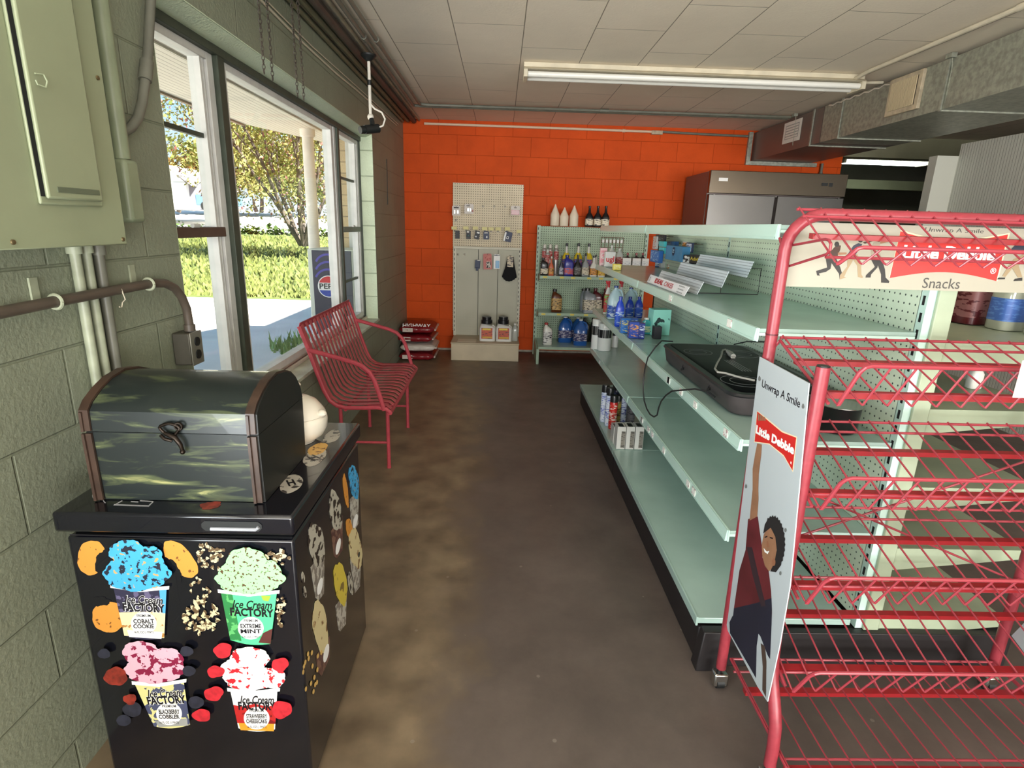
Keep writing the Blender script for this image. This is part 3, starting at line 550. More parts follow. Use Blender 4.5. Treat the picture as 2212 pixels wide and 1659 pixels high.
G().bx(1.62, 1.74, 6.69, 6.73, 2.47, 2.51).done('junction_box', mat('dusty_cream_frame', 0), t, bevel=.003)
pipe('grey conduit continuing right from the box on orange wall', [(1.74, 6.71, 2.50), (2.2, 6.71, 2.49), (2.69, 6.71, 2.485)], .013, GP)
pipe('cream conduit from the unlit fixture toward the ceiling above the duct', [(2.45, 4.40, 2.515), (2.45, 4.2, 2.53), (2.45, 1.2, 2.53), (2.45, -1, 2.53)], .013, CP, couplings=[((2.45, 3.0, 2.53), (2.45, 3.06, 2.53))])
pipe('short cream conduit from unlit fixture to the duct', [(2.52, 4.46, 2.515), (2.71, 4.46, 2.525)], .01, CP)
pipe('grey vertical conduit between the duct and the refrigerator', [(3.56, 6.70, 2.23), (3.56, 6.70, 2.045)], .014, GP, couplings=[((3.56, 6.70, 2.11), (3.56, 6.70, 2.14))])
# ceiling camera on its pole
cm_ = thing('security_camera', 'black camera on a white pole under the ceiling near the window', 'camera', (-.88, 4.15, 2.49)); cy = 4.1; cx = -.878
G().lathe([(.012, -.04), (.02, -.035), (.045, -.012), (.05, -.003), (.05, 0)], (cx, cy, 2.488), 20).done('mount_plate', BLK, cm_)
G().cyl((cx, cy, 2.46), (cx, cy, 2.13), .010).done('pole', mat('white_column_paint', 0), cm_); G().cyl((cx, cy, 2.34), (cx, cy, 2.31), .014).done('collar', BLK, cm_)
G().ball((cx, cy, 2.12), .022).done('joint', mat('white_column_paint', 0), cm_)
cb = G().tube([(cx, cy, 2.12), (cx+.012, cy-.01, 2.09), (cx+.015, cy-.02, 2.065)], .016, 10).done('bracket', BLK, cm_)
G().cyl((cx-.03, cy-.05, 2.035), (cx+.045, cy+.02, 2.055), .028, 18).done('body', BLK, cm_); G().cyl((cx-.055, cy-.073, 2.028), (cx-.028, cy-.048, 2.035), .024, 18).done('lens', BLK, cm_)
G().tube([(cx, cy, 2.2), (cx+.03, cy, 2.17), (cx+.075, cy, 2.15), (cx+.095, cy, 2.11), (cx+.08, cy, 2.07), (cx+.045, cy, 2.055)], .006).done('cable', mat('white_column_paint', 0), cm_)
# chains
def chain(y, z0, z1, label, x=-.995):
    g = G(); z = z1; k = 0
    while z < z0:
        a = [(x+(.006*math.cos(q) if k % 2 else 0), y+(0 if k % 2 else .006*math.cos(q)), z+.0105*math.sin(q)) for q in [2*PI*j/8 for j in range(9)]]
        g.tube(a, .0019, 5, caps=False); z += .0165; k += 1
    tag(g.done('chain', DP), label, 'chain', 'chains hanging over the window')
chain(2.63, 2.50, 2.04, 'dark chain over the window, nearest of the four'); chain(2.72, 2.50, 2.035, 'dark chain over the window, second from near end')
chain(3.03, 2.50, 2.03, 'dark chain over the window, third from near end'); chain(3.12, 2.50, 2.035, 'dark chain over the window, farthest of the four')
# ================================================================== WALK-IN COOLER
wc = thing('walk_in_cooler', 'white ribbed wall of a walk in cooler at far right', 'cooler', (5.2, 3.9, 0))
G().bx(4.02, 6.3, 2.0, 5.3, 0, 2.265).done('panel_wall', block_mat('ribbed_white_panel', 'yz', (0, 0), (206, 206, 196), (202, 202, 192), (176, 176, 166), bw=.028, rh=20, ms=.004, rough=.45, pit=.05, mb=.5, dirt=.95), wc, smooth=0)
G().bx(3.83, 4.02, 5.30, 5.40, 0, 2.165).done('door_jamb', mat('cooler_jamb', (204, 204, 192), .5), wc, smooth=0)
# ================================================================== flat printed artwork: shapes measured on the plane they lie on
def ploc(fr, px, py):
    d = (px-1106)/FPX*CR-(py-829.5)/FPX*CU+_f; o = Vector((0, 0, EYE)); n = fr.to_3x3() @ Vector((0, 0, 1)); t = (fr.translation-o).dot(n)/d.dot(n)
    q = fr.inverted() @ (o+d*t); return (q.x, q.y)
class Art:
    def __init__(s, fr, ox=0, oy=0, sc=1.): s.g = G(); s.fr = fr; s.o = (ox, oy, sc); s.z = .0002
    def P(s, p): return ploc(s.fr, s.o[0]+p[0]/s.o[2], s.o[1]+p[1]/s.o[2])
    def up(s, d=.00025): s.z += d
    def poly(s, m, pts, px=True):
        s.g.use(m); q = [s.P(p) for p in pts] if px else pts
        f2 = s.fr @ Matrix.Translation((0, 0, s.z)); s.g.prism(q, f2, .0002); s.up(.00003); return s
    def blob(s, m, cx, cy, rx, ry, amp=.1, lob=7, seed=1, n=40, a0=0, a1=2*PI, rot=0):
        R = random.Random(seed); ph = [R.random()*6.28 for _ in range(4)]; pts = []
        for k in range(n):
            a = a0+(a1-a0)*k/n; r = 1+amp*(math.sin(lob*a+ph[0])*.5+math.sin((lob*2+1)*a+ph[1])*.3+math.sin(3*a+ph[2])*.4)
            x, y = rx*r*math.cos(a), ry*r*math.sin(a); pts.append((cx+x*math.cos(rot)-y*math.sin(rot), cy+x*math.sin(rot)+y*math.cos(rot)))
        return s.poly(m, pts)
    def text(s, m, body, a, b, hpx, shear=0, off=.01, squeeze=True):    # from a to b (baseline middle line), height in picture units
        s.g.use(m); A, B = Vector(s.P(a)), Vector(s.P(b)); up = Vector(s.P(((a[0]+b[0])/2, (a[1]+b[1])/2-hpx)))-Vector(s.P(((a[0]+b[0])/2, (a[1]+b[1])/2)))
        d = B-A; c = (A+B)/2; ang = math.atan2(d.y, d.x); f2 = s.fr @ Matrix.Translation((c.x, c.y, s.z+.0003)) @ Matrix.Rotation(ang, 4, 'Z')
        s.g.text(body, up.length*1.35, f2, .0001, w=d.length if squeeze else None, shear=shear, off=off); s.up(.00003); return s
    def done(s, name, parent): return s.g.done(name, parent=parent, smooth=0)
WHP = mat('print_white', (216, 216, 214), .4); BKP = mat('print_black', (22, 20, 26), .4); COOK = mat('cookie_print', (206, 140, 58), .45, blot=(60, (120, 74, 30), .36))
BLUE = mat('blue_scoop_print', (64, 160, 214), .45, blot=(62, (30, 34, 50), .42, (200, 156, 90), .36)); GRNP = mat('mint_scoop_print', (150, 232, 150), .45, blot=(130, (84, 52, 30), .41))
PNK = mat('berry_scoop_print', (214, 170, 186), .45, blot=(60, (128, 22, 60), .45)); WHS = mat('strawberry_scoop_print', (240, 232, 230), .45, blot=(56, (190, 30, 42), .42))
RASP = mat('raspberry_print', (200, 40, 52), .45, var=(80, .7)); DKB = mat('blackberry_print', (42, 44, 58), .45, var=(60, .6)); CHIP = mat('chip_print', (196, 186, 150), .5, blot=(90, (90, 70, 44), .5)); RDB = mat('dark_berry_print', (150, 50, 36), .45, var=(50, .4))
# ================================================================== CHEST FREEZER
FBLK = mat('gloss_black_enamel', (16, 17, 24), .16, coat=.4, var=(3, .8))
fz = thing('chest_freezer', 'black chest freezer covered with ice cream cup pictures', 'freezer', (-.715, 1.47, 0))
G().bx(-.972, -.46, 1.172, 1.782, .02, .742).done('body', FBLK, fz, bevel=.006)
G().bx(-.965, -.468, 1.19, 1.775, .7425, .7595).done('gasket', BLK, fz, bevel=.002)
ld = G().bx(-.985, -.452, 1.158, 1.792, .76, .81).done('lid', FBLK, fz, bevel=.007)
g = G(); pts = [(-.648, .772), (-.53, .772), (-.522, .780), (-.522, .789), (-.53, .796), (-.648, .796), (-.656, .789), (-.656, .780)]
g.prism(pts, frame((0, 1.1575, 0), (1, 0, 0), (0, 0, 1)), .0015); g.done('handle_recess', BLK, ld, smooth=0)
g = G(); g.tube([(-.635, 1.1545, .778), (-.535, 1.1545, .778), (-.528, 1.1545, .784)], .0042, 8); g.done('handle', mat('gloss_black_trim', (150, 152, 158), .12), ld)
for x, y in ((-.93, 1.2), (-.5, 1.2), (-.93, 1.74), (-.5, 1.74)): G().cyl((x, y, 0), (x, y, .02), .02).done('foot', BLK, fz)
G().cyl((-.4595, 1.72, .36), (-.457, 1.72, .36), .009, 14).done('drain_plug', BLK, fz)
A = Art(frame((-.7, 1.1718, .4), (1, 0, 0), (0, 0, 1)), 120, 1100, 2.967)
A.poly(BKP, [(90, 160), (1510, 200), (1512, 205), (92, 166)])
A.blob(COOK, 232, 310, 92, 112, .05, 5, 3, rot=.2); A.blob(FBLK, 318, 350, 62, 90, .12, 6, 5); A.blob(COOK, 800, 320, 145, 75, .05, 5, 6, rot=.85); A.blob(FBLK, 735, 385, 100, 50, .15, 7, 8, rot=.85); A.blob(COOK, 345, 690, 112, 98, .05, 5, 4); A.blob(FBLK, 290, 590, 60, 30, .2, 6, 9)
R = random.Random(12)
def chips(A, m, cx, cy, rx, ry, n, s, dens=1, seed=0):
    for k in range(n):
        a = R.random()*6.28; r = R.random()**.5; A.blob(m, cx+rx*r*math.cos(a), cy+ry*r*math.sin(a), s*R.uniform(.5, 1.1), s*R.uniform(.5, 1.1), .3, 3, R.randrange(99), n=6)
chips(A, CHIP, 1000, 300, 90, 100, 34, 17); chips(A, CHIP, 930, 500, 70, 90, 18, 15); chips(A, CHIP, 940, 690, 115, 110, 60, 19); chips(A, CHIP, 1430, 310, 85, 55, 30, 17); chips(A, CHIP, 1445, 640, 35, 100, 18, 16)
def cup(A, q, m, bandm, title, sub, txt, bad):
    (x0, y0), (x1, y1), (x2, y2), (x3, y3) = q          # tl, tr, br, bl
    n = 10; bot = [(x2+(x3-x2)*k/n, y2+(y3-y2)*k/n+18*math.sin(PI*k/n)) for k in range(n+1)]; A.up()
    A.poly(m, [(x0, y0), (x1, y1)]+bot)
    def L(u, v): a = (x0+(x3-x0)*v, y0+(y3-y0)*v); b = (x1+(x2-x1)*v, y1+(y2-y1)*v); return (a[0]+(b[0]-a[0])*u, a[1]+(b[1]-a[1])*u)
    for (pts, mm) in bandm: A.poly(mm, [L(*p) for p in pts])
    rim = [(x0-22, y0-14), (x1+20, y1-14)]; A.poly(WHP, [(x0-20, y0-18), ((x0+x1)/2, (y0+y1)/2+2), (x1+18, y1-18), (x1+16, y1+4), ((x0+x1)/2, (y0+y1)/2+26), (x0-18, y0+4)])
    A.up()
    if title in ('COBALT', 'BLACKBERRY'): A.text(WHP, 'Ice Cream', L(.16, .25), L(.93, .25), 52, shear=.35, off=.05); A.text(WHP, 'FACTORY', L(.1, .41), L(.98, .41), 50, off=.08); A.up(.0002)
    A.text(txt, 'Ice Cream', L(.16, .25), L(.93, .25), 52, shear=.35, off=.02); A.text(txt, 'FACTORY', L(.1, .41), L(.98, .41), 50, off=.04)
    c = L(.52, .72); A.blob(WHP, c[0], c[1], 82, 72, 0, 1, 1); A.text(BKP, 'PREMIUM', (c[0]-44, c[1]-48), (c[0]+44, c[1]-48), 18)
    A.text(BKP, title, (c[0]-66, c[1]-12), (c[0]+66, c[1]-12), 28, off=.03); A.text(BKP, sub, (c[0]-66, c[1]+20), (c[0]+66, c[1]+20), 26, off=.03); A.text(bad, '16 FL OZ (1 PINT)', (c[0]-60, c[1]+56), (c[0]+60, c[1]+56), 14)
NAVYP = mat('cup_navy', (46, 44, 66), .4, blot=(40, (96, 90, 120), .42)); CREAMP = mat('cup_cream', (224, 206, 164), .4, blot=(40, (170, 120, 60), .38)); SKYP = mat('cup_sky', (80, 160, 214), .4)
cup(A, [(380, 490), (720, 500), (705, 815), (450, 800)], NAVYP, [([(0, .52), (1, .46), (1, 1), (.0, 1)], CREAMP), ([(.86, 0), (1, 0), (1, .5), (.92, .5)], SKYP), ([(.1, .88), (.95, .88), (.93, 1.02), (.12, 1.02)], WHP)], 'COBALT', 'COOKIE', BKP, BKP)
MNT = mat('cup_mint', (84, 206, 140), .4); MLF = mat('cup_leaf', (44, 122, 66), .4, blot=(50, (90, 170, 100), .45)); LIME = mat('cup_lime', (150, 200, 60), .4)
cup(A, [(1068, 520), (1425, 525), (1385, 850), (1128, 825)], MNT, [([(0, 0), (.2, 0), (.28, 1), (0, 1)], MLF), ([(.72, .06), (.9, .06), (.86, .17), (.76, .15)], LIME), ([(.8, .8), (1, .7), (1, 1), (.7, 1)], mat('cup_choc', (84, 44, 40), .4))], 'EXTREME', 'MINT', BKP, BKP)
CYL = mat('cup_yellow_grey', (208, 204, 140), .4, blot=(30, (70, 76, 104), .46))
cup(A, [(520, 1105), (832, 1090), (872, 1365), (642, 1375)], CYL, [([(.3, .25), (.8, .2), (.9, .42), (.35, .46)], mat('cup_yellow', (214, 208, 136), .4)), ([(.1, .88), (.95, .85), (.93, 1.02), (.12, 1.02)], mat('cup_grey', (150, 152, 150), .4))], 'BLACKBERRY', 'COBBLER', BKP, BKP)
cup(A, [(1130, 1145), (1430, 1145), (1415, 1392), (1182, 1385)], WHP, [([(0, .38), (.2, .42), (.5, .34), (.8, .42), (1, .34), (1, .86), (0, .86)], mat('cup_red', (176, 34, 34), .4, blot=(40, (120, 20, 24), .4))), ([(.03, .86), (.97, .86), (.97, 1.05), (.05, 1.05)], mat('cup_orange', (226, 150, 44), .4))], 'STRAWBERRY', 'CHEESECAKE', BKP, BKP)
for m, L_ in ((BLUE, [(535, 400, 215, 108), (560, 340, 150, 110), (475, 260, 115, 78), (620, 290, 80, 70)]), (GRNP, [(1255, 430, 222, 95), (1235, 330, 130, 100), (1360, 400, 100, 90), (1150, 400, 90, 80)]),
              (PNK, [(650, 1010, 195, 85), (560, 900, 115, 75), (720, 960, 120, 90)]), (WHS, [(1260, 1060, 175, 80), (1255, 940, 125, 78), (1150, 1010, 82, 70), (1410, 1060, 72, 66)])):
    A.up()
    for i, (cx, cy, rx, ry) in enumerate(L_): A.blob(m, cx, cy, rx, ry, .07, 8, i+3)
A.up(); R = random.Random(5)
for cx, cy, r_ in ((1085, 885, 60), (1040, 1020, 52), (1450, 975, 55), (1028, 1160, 60), (950, 1298, 55), (1460, 1262, 68)): A.blob(RASP, cx, cy, r_, r_*.78, .14, 2, int(cx))
for cx, cy, r_ in ((855, 890, 42), (870, 1015, 42), (915, 1215, 50), (330, 905, 40), (510, 1260, 60), (455, 1330, 46)): A.blob(DKB, cx, cy, r_, r_*.78, .06, 3, int(cx))
for cx, cy, r_ in ((405, 1050, 74), (495, 1195, 42)): A.blob(RDB, cx, cy, r_, r_*.8, .12, 3, int(cx))
A.done('front_print', fz)
# right-hand side pictures
A = Art(frame((-.4598, 1.45, .4), (0, 1, 0), (0, 0, 1)), 630, 1000, 3.19)
GRS = mat('grey_scoop_print', (176, 172, 158), .45, blot=(44, (50, 40, 34), .47)); CRS = mat('cream_scoop_print', (206, 192, 146), .45, blot=(30, (130, 96, 60), .4)); YLS = mat('yellow_scoop_print', (206, 186, 70), .45, blot=(30, (120, 100, 50), .36)); GCU = mat('grey_cup_print', (120, 112, 104), .45, blot=(50, (180, 176, 166), .5)); MCU = mat('maroon_cup_print', (84, 54, 50), .45, blot=(50, (120, 90, 76), .5))
for pts, m in (([(128, 720), (225, 600), (222, 900), (185, 950), (165, 930)], GCU), ([(270, 470), (350, 360), (352, 600), (310, 660), (290, 640)], MCU), ([(400, 250), (462, 185), (458, 420), (425, 480), (410, 460)], GCU), ([(400, 660), (480, 560), (470, 850), (435, 900)], GCU), ([(300, 985), (380, 880), (372, 1110), (335, 1160), (322, 1150)], GCU), ([(165, 1330), (262, 1190), (262, 1340), (205, 1470), (180, 1440)], MCU)): A.poly(m, pts)
A.up(.0003)
for m, b_ in ((GRS, (168, 560, 56, 150)), (GRS, (300, 330, 42, 140)), (BLUE, (428, 130, 33, 118)), (COOK, (371, 190, 15, 118)), (COOK, (396, 455, 22, 75)), (CRS, (438, 590, 44, 140)), (YLS, (335, 830, 44, 148)), (CRS, (196, 1130, 50, 185)), (GRS, (76, 790, 12, 40)), (GRS, (88, 890, 11, 40)), (GRS, (403, 830, 16, 80))): A.blob(m, *b_, .09, 5, int(b_[0]), rot=-.12)
A.up(.0003)
for cx, cy, rx, ry in ((318, 575, 14, 58), (192, 850, 16, 60), (235, 1310, 16, 66), (436, 400, 13, 50)): A.blob(WHP, cx, cy, rx, ry, 0, 1, 1, rot=.2)
R = random.Random(9)
for k in range(16): A.blob(mat('nut_print', (206, 170, 96), .45), R.uniform(75, 215), R.uniform(1280, 1600)-0, 7, 19, .05, 2, k, n=10, rot=.15)
A.done('side_print', fz)
A = Art(frame((-.7, 1.45, .8102), (1, 0, 0), (0, 1, 0)), 100, 780, 3.072)
A.blob(mat('lid_sticker', (176, 170, 158), .4, blot=(60, (70, 64, 60), .42)), 1625, 815, 82, 55, .03, 3, 2, rot=-.5); A.blob(mat('lid_sticker', 0), 1780, 640, 85, 48, .05, 3, 3, rot=-.5); A.blob(mat('lid_gold_print', (206, 162, 84), .4, blot=(60, (110, 70, 30), .4)), 1800, 585, 70, 35, .06, 5, 4, rot=-.4)
A.done('lid_sticker', fz); A = Art(frame((-.7, 1.45, .8102), (1, 0, 0), (0, 1, 0)), 100, 780, 3.072); A.blob(mat('lid_sticker', 0), 1895, 500, 62, 36, .05, 3, 5, rot=-.5); A.done('lid_sticker', fz); A = Art(frame((-.7, 1.45, .8102), (1, 0, 0), (0, 1, 0)), 100, 780, 3.072); A.blob(RDB, 1090, 958, 72, 24, .15, 4, 6, rot=-.15); A.done('lid_berry_print', fz); A = Art(frame((-.7, 1.45, .8106), (1, 0, 0), (0, 1, 0)), 100, 780, 3.072)
A.up()
A.text(BKP, 'H', (1600, 815), (1650, 805), 40, off=.03); A.text(BKP, 'H', (1755, 650), (1800, 635), 36, off=.03)
A.done('lid_letters', fz); A = Art(frame((-.7, 1.45, .8102), (1, 0, 0), (0, 1, 0)), 100, 780, 3.072); LW = mat('print_grey_line', (168, 168, 172), .4)
for p in ([(445, 958), (680, 966), (684, 958), (452, 950)], [(680, 966), (712, 936), (704, 934), (676, 960)], [(445, 958), (500, 925), (508, 928), (456, 958)], [(620, 930), (712, 936), (710, 930), (622, 924)], [(560, 936), (610, 939), (612, 932), (562, 930)]): A.poly(LW, p)
A.g.use(LW); 
for (cx, cy, r_) in ((330, 895, 26), (405, 920, 30)):
    A.poly(LW, [(cx+r_*math.cos(a), cy+r_*.9*math.sin(a)) for a in [2+.3*k for k in range(12)]]+[(cx+(r_-7)*math.cos(a), cy+(r_-7)*.9*math.sin(a)) for a in [2+.3*k for k in range(11, -1, -1)]])
A.done('lid_print', fz)
# ================================================================== PAINTED CHEST
wd = mat('painted_sky_wood', (36, 40, 36), .32, coat=.25); t = wd.node_tree; b = t.nodes['Principled BSDF']; tcn = nd(t, 'TexCoord')
mp = nd(t, 'Mapping'); mp.inputs['Scale'].default_value = (5, 8, 38); t.links.new(tcn.outputs['Object'], mp.inputs['Vector']); n1 = nd(t, 'TexNoise'); n1.inputs['Scale'].default_value = 1; n1.inputs['Detail'].default_value = 5; n1.inputs['Roughness'].default_value = .55; n1.inputs['Distortion'].default_value = .8
t.links.new(mp.outputs[0], n1.inputs['Vector']); r = nd(t, 'ValToRGB'); t.links.new(n1.outputs[0], r.inputs[0]); el = r.color_ramp.elements
el[0].position = .53; el[0].color = lin((30, 36, 36)); el[1].position = .64; el[1].color = lin((78, 86, 60)); q = el.new(.71); q.color = lin((166, 164, 110)); q = el.new(.74); q.color = lin((96, 98, 70)); t.links.new(r.outputs[0], b.inputs['Base Color'])
DKW = mat('dark_chest_side', (28, 28, 25), .45, var=(8, .8)); MOLD = mat('worn_brown_moulding', (66, 48, 38), .4, var=(16, .55)); BRS = mat('dark_bronze', (44, 36, 30), .35, .8)
ch = thing('wooden_chest', 'small domed wooden chest painted with moonlit clouds on the freezer', 'chest', (-.728, 1.36, .811))
low = [(1.222, .8112), (1.218, .979), (1.512, .979), (1.506, .8112)]
dome = [(1.218, .9805), (1.2195, 1.028), (1.236, 1.045), (1.27, 1.064), (1.31, 1.079), (1.36, 1.086), (1.41, 1.079), (1.45, 1.064), (1.48, 1.042), (1.502, 1.015), (1.513, .9805)]
def ext(g, prof, x0, x1): return g.hexa([(x0, y, z) for y, z in prof], [(x1, y, z) for y, z in prof])
cbx = ext(G().use(wd), low, -.905, -.556).done('body', parent=ch, smooth=30); ext(G().use(DKW), low, -.9198, -.9055).done('side_board', parent=cbx, smooth=30); ext(G().use(DKW), low, -.5555, -.537).done('side_board', parent=cbx, smooth=30)
clid = ext(G().use(wd), dome, -.905, -.556).done('lid', parent=ch, smooth=30); ext(G().use(DKW), dome, -.9198, -.9055).done('side_board', parent=clid, smooth=20); ext(G().use(DKW), dome, -.5555, -.537).done('side_board', parent=clid, smooth=20)
cen = Vector((0, 1.36, .93))
for x in (-.916, -.551):
    g = G(); g.strip([(x, 1.2165, .813), (x, 1.2145, .977)], (1, 0, 0), .020, .005); g.strip([(x-.005, 1.2115, .813), (x-.005, 1.2095, .977)], (1, 0, 0), .006, .005); g.done('corner_moulding', MOLD, ch, smooth=0)
    g = G(); g.strip([(x, y+(y-1.36)*.022, z+.0025) for y, z in dome], (1, 0, 0), .020, .005); g.strip([(x-.005, 1.2105, .982), (x-.005, 1.2115, 1.027)], (1, 0, 0), .006, .004); g.done('arched_moulding', MOLD, ch, smooth=30)
g = G(); ly = 1.209
g.use(BRS); g.tube([(-.728+.020*math.cos(a)*(1+.2*math.sin(3*a)), ly, .992+.014*math.sin(a)) for a in [2*PI*k/20 for k in range(21)]], .0035, 7, caps=False)
g.tube([(-.74, ly-.002, .985), (-.715, ly-.006, .975), (-.706, ly-.006, .96), (-.704, ly-.004, .945)], [.004, .006, .005, .004], 8); g.tube([(-.75, ly, .978), (-.74, ly-.004, .971), (-.725, ly-.002, .966)], .004, 7); g.ball((-.704, ly-.004, .941), .006); g.tube([(-.708+.008*math.cos(a), ly, 1.0+.008*math.sin(a)) for a in [2*PI*k/12 for k in range(13)]], .0028, 6, caps=False)
g.done('latch', parent=ch, smooth=60)
# ceramic tureen
tu = thing('ceramic_tureen', 'white lidded ceramic pot behind the painted chest', 'pot', (-.60, 1.62, .811)); CW = mat('cream_ceramic', (222, 214, 198), .25, coat=.5)
G().lathe([(0, 0), (.052, 0), (.055, .006), (.078, .022), (.090, .045), (.092, .068), (.088, .082), (.084, .084), (0, .084)], (-.60, 1.62, .811), 36).done('bowl', CW, tu, smooth=50)
G().lathe([(0, .0845), (.087, .0845), (.087, .090), (.080, .100), (.078, .104), (.062, .124), (.040, .136), (.018, .142), (.010, .150), (.011, .158), (.020, .166), (.022, .174), (.014, .182), (0, .184)], (-.60, 1.62, .811), 36).done('lid', CW, tu, smooth=50)
G().ball((-.515, 1.60, .905), .014, 10, (1, 1, .8)).done('lug_handle', CW, tu)
# ================================================================== LEFT WALL: PANEL AND PIPES
PG = mat('painted_steel_sage', (150, 158, 128), .38, var=(5, .93)); pb_ = thing('breaker_panel', 'sage painted electrical breaker cabinet on the near window wall', 'electrical panel', (-1.04, 1.37, 1.384))
G().bx(-1.094, -.986, 1.17, 1.548, 1.384, 2.12).done('cabinet', PG, pb_, bevel=.004)
G().bx(-.9855, -.980, 1.16, 1.556, 1.376, 2.13).done('cover_frame', PG, pb_, bevel=.003)
FRX = frame((-.98, 1.36, 1.7), (0, 1, 0), (0, 0, 1))
def onpl(px, py, X=-.98): q = at(px, py, 'x', X); return q.y, q.z
y0, z0 = onpl(85, 428); y1, z1 = onpl(208, 436)
G().bx(-.9795, -.972, y0-.008, y1+.012, z0-.012, 2.1).done('door_surround', PG, pb_, bevel=.006, seg=3)
G().bx(-.9718, -.962, y0+.004, y1, z0, 2.09).done('door', PG, pb_, bevel=.006, seg=3)
G().bx(-.9716, -.9706, y0-.006, y0+.006, z0+.004, 2.09).done('door_gap', SLOT, pb_, smooth=0)
G().bx(-.9616, -.960, y0+.03, y1-.012, z0+.014, z0+.026).done('door_slot', mat('slot_shadow_sage', (96, 104, 84), .5), pb_, bevel=.002)
ly, lz = onpl(82, 172, -.96); g = G(); g.tube([(-.958, ly-.008, lz+.010), (-.954, ly+.010, lz+.012), (-.952, ly+.014, lz), (-.954, ly+.010, lz-.012), (-.958, ly-.006, lz-.010), (-.959, ly-.008, lz-.002)], .0017, 6); g.done('latch_ring', PG, pb_)
for px, py in ((27, 523), (265, 517), (210, 168)): y, z = onpl(px, py); G().lathe([(0, 0), (.0055, 0), (.005, .003), (0, .004)], M=frame((-.98, y, z), (0, 1, 0), (0, 0, 1)), n=12).done('screw', mat('brass_screw', (120, 104, 74), .4, .6), pb_)
SG = mat('sage_pipe', (146, 156, 128), .4, var=(10, .85)); LP = mat('pale_chipped_pipe', (164, 170, 146), .45, var=(18, .75)); WG = 'pipes on the near window wall'
def wp(label, pts, r, m, rings=(), name='conduit_pipe'):
    t = thing(name, label, 'pipe', tuple(pts[0]), group=WG); G().tube(pts, r, 12).done('pipe_run', m, t)
    for a, b_, k in rings: G().cyl(a, b_, r*k, 14).done('coupling', m, t)
    return t
wp('pale chipped vertical pipe below the breaker cabinet, leftmost of three', [(-1.078, 1.497, 1.374), (-1.078, 1.497, .0)], .0125, LP, [((-1.078, 1.497, 1.374), (-1.078, 1.497, 1.352), 1.5)])
wp('pale chipped vertical pipe below the breaker cabinet, middle of three', [(-1.078, 1.538, 1.374), (-1.078, 1.538, .0)], .0115, LP, [((-1.078, 1.538, 1.374), (-1.078, 1.538, 1.352), 1.5)])
wp('dark grey vertical pipe below the breaker cabinet, rightmost of three', [(-1.078, 1.583, 1.374), (-1.078, 1.583, .0)], .0135, GP, [((-1.078, 1.583, 1.374), (-1.078, 1.583, 1.345), 1.4)])
t = wp('thick sage vertical pipe right beside the breaker cabinet', [(-1.06, 1.712, 2.46), (-1.06, 1.712, 1.60)], .022, SG)
G().bx(-1.088, -1.035, 1.682, 1.748, 1.43, 1.60).done('conduit_body', SG, t, bevel=.012, seg=3)
G().cyl((-1.07, 1.672, 2.46), (-1.07, 1.672, 1.60), .009).done('side_pipe', SG, t)
wp('bare dark steel pipe bending down beside the thick sage pipe', [(-1.07, 2.0-.012, 2.20), (-1.07, 1.985, 2.10), (-1.07, 1.93, 1.93), (-1.07, 1.89, 1.83), (-1.07, 1.862, 1.77), (-1.07, 1.832, 1.725), (-1.07, 1.795, 1.695), (-1.07, 1.765, 1.681), (-1.07, 1.738, 1.672)], .0135, GP, [((-1.07, 1.915, 1.895), (-1.07, 1.893, 1.838), 1.35)])
BP_ = mat('brown_conduit', (88, 78, 68), .45, var=(12, .8)); cpts = [(-1.048, -.4, 1.235), (-1.048, .9, 1.238), (-1.048, 1.35, 1.248), (-1.048, 1.6, 1.252), (-1.048, 1.76, 1.254), (-1.048, 1.82, 1.248), (-1.048, 1.87, 1.228), (-1.048, 1.905, 1.195), (-1.048, 1.925, 1.155), (-1.048, 1.93, 1.10)]
t = wp('brown horizontal conduit on the near window wall curving down to an outlet', cpts, .0135, BP_, [((-1.048, 1.93, 1.10), (-1.048, 1.93, 1.078), 1.3)])
for y, z in ((1.365, 1.248), (1.735, 1.2535)):
    g = G(); g.tube([(-1.048+.0165*math.cos(a), y, z+.0165*math.sin(a)) for a in [2*PI*k/16 for k in range(17)]], .004, 6); g.bx(-1.094, -1.089, y-.012, y+.012, z, z+.055); g.done('strap_clamp', LP, t)
g = G(); y, z = 1.60, 1.235; g.tube([(-1.036, y-.01, z+.02), (-1.036, y, z-.01), (-1.05, y+.008, z-.02), (-1.05, y+.002, z-.032), (-1.05, y-.008, z-.03)], .0016, 6); g.done('wire_hook', CP, t)
ob = thing('outlet_box', 'grey steel double outlet box at the near edge of window', 'electrical outlet', (-1.07, 1.93, 1.0)); G().bx(-1.093, -1.035, 1.895, 1.965, .965, 1.074).done('box', mat('dark_steel_box', (84, 80, 70), .5, .4, var=(12, .8)), ob, bevel=.004)
fp = G().bx(-1.034, -1.030, 1.893, 1.967, .963, 1.076).done('face_plate', mat('grey_plate', (140, 138, 128), .4, .4), ob, bevel=.002)
for z in (.998, 1.042): G().cyl((-1.0299, 1.93, z), (-1.026, 1.93, z), .0155, 18).done('socket', BLK, fp)
tag(G().hexa([(-1.2, 2.2, OZ0+.035), (-1.17, 2.2, OZ0+.035), (-1.17, 2.3, OZ0+.035), (-1.2, 2.3, OZ0+.035)], [(-1.2, 2.22, OZ0+.16), (-1.18, 2.22, OZ0+.16), (-1.18, 2.28, OZ0+.16), (-1.2, 2.28, OZ0+.16)]).done('green_ornament', mat('aqua_glass', (130, 200, 170), .3), smooth=0, bevel=.01), 'small aqua green ornament on the sill under the outlet', 'ornament')
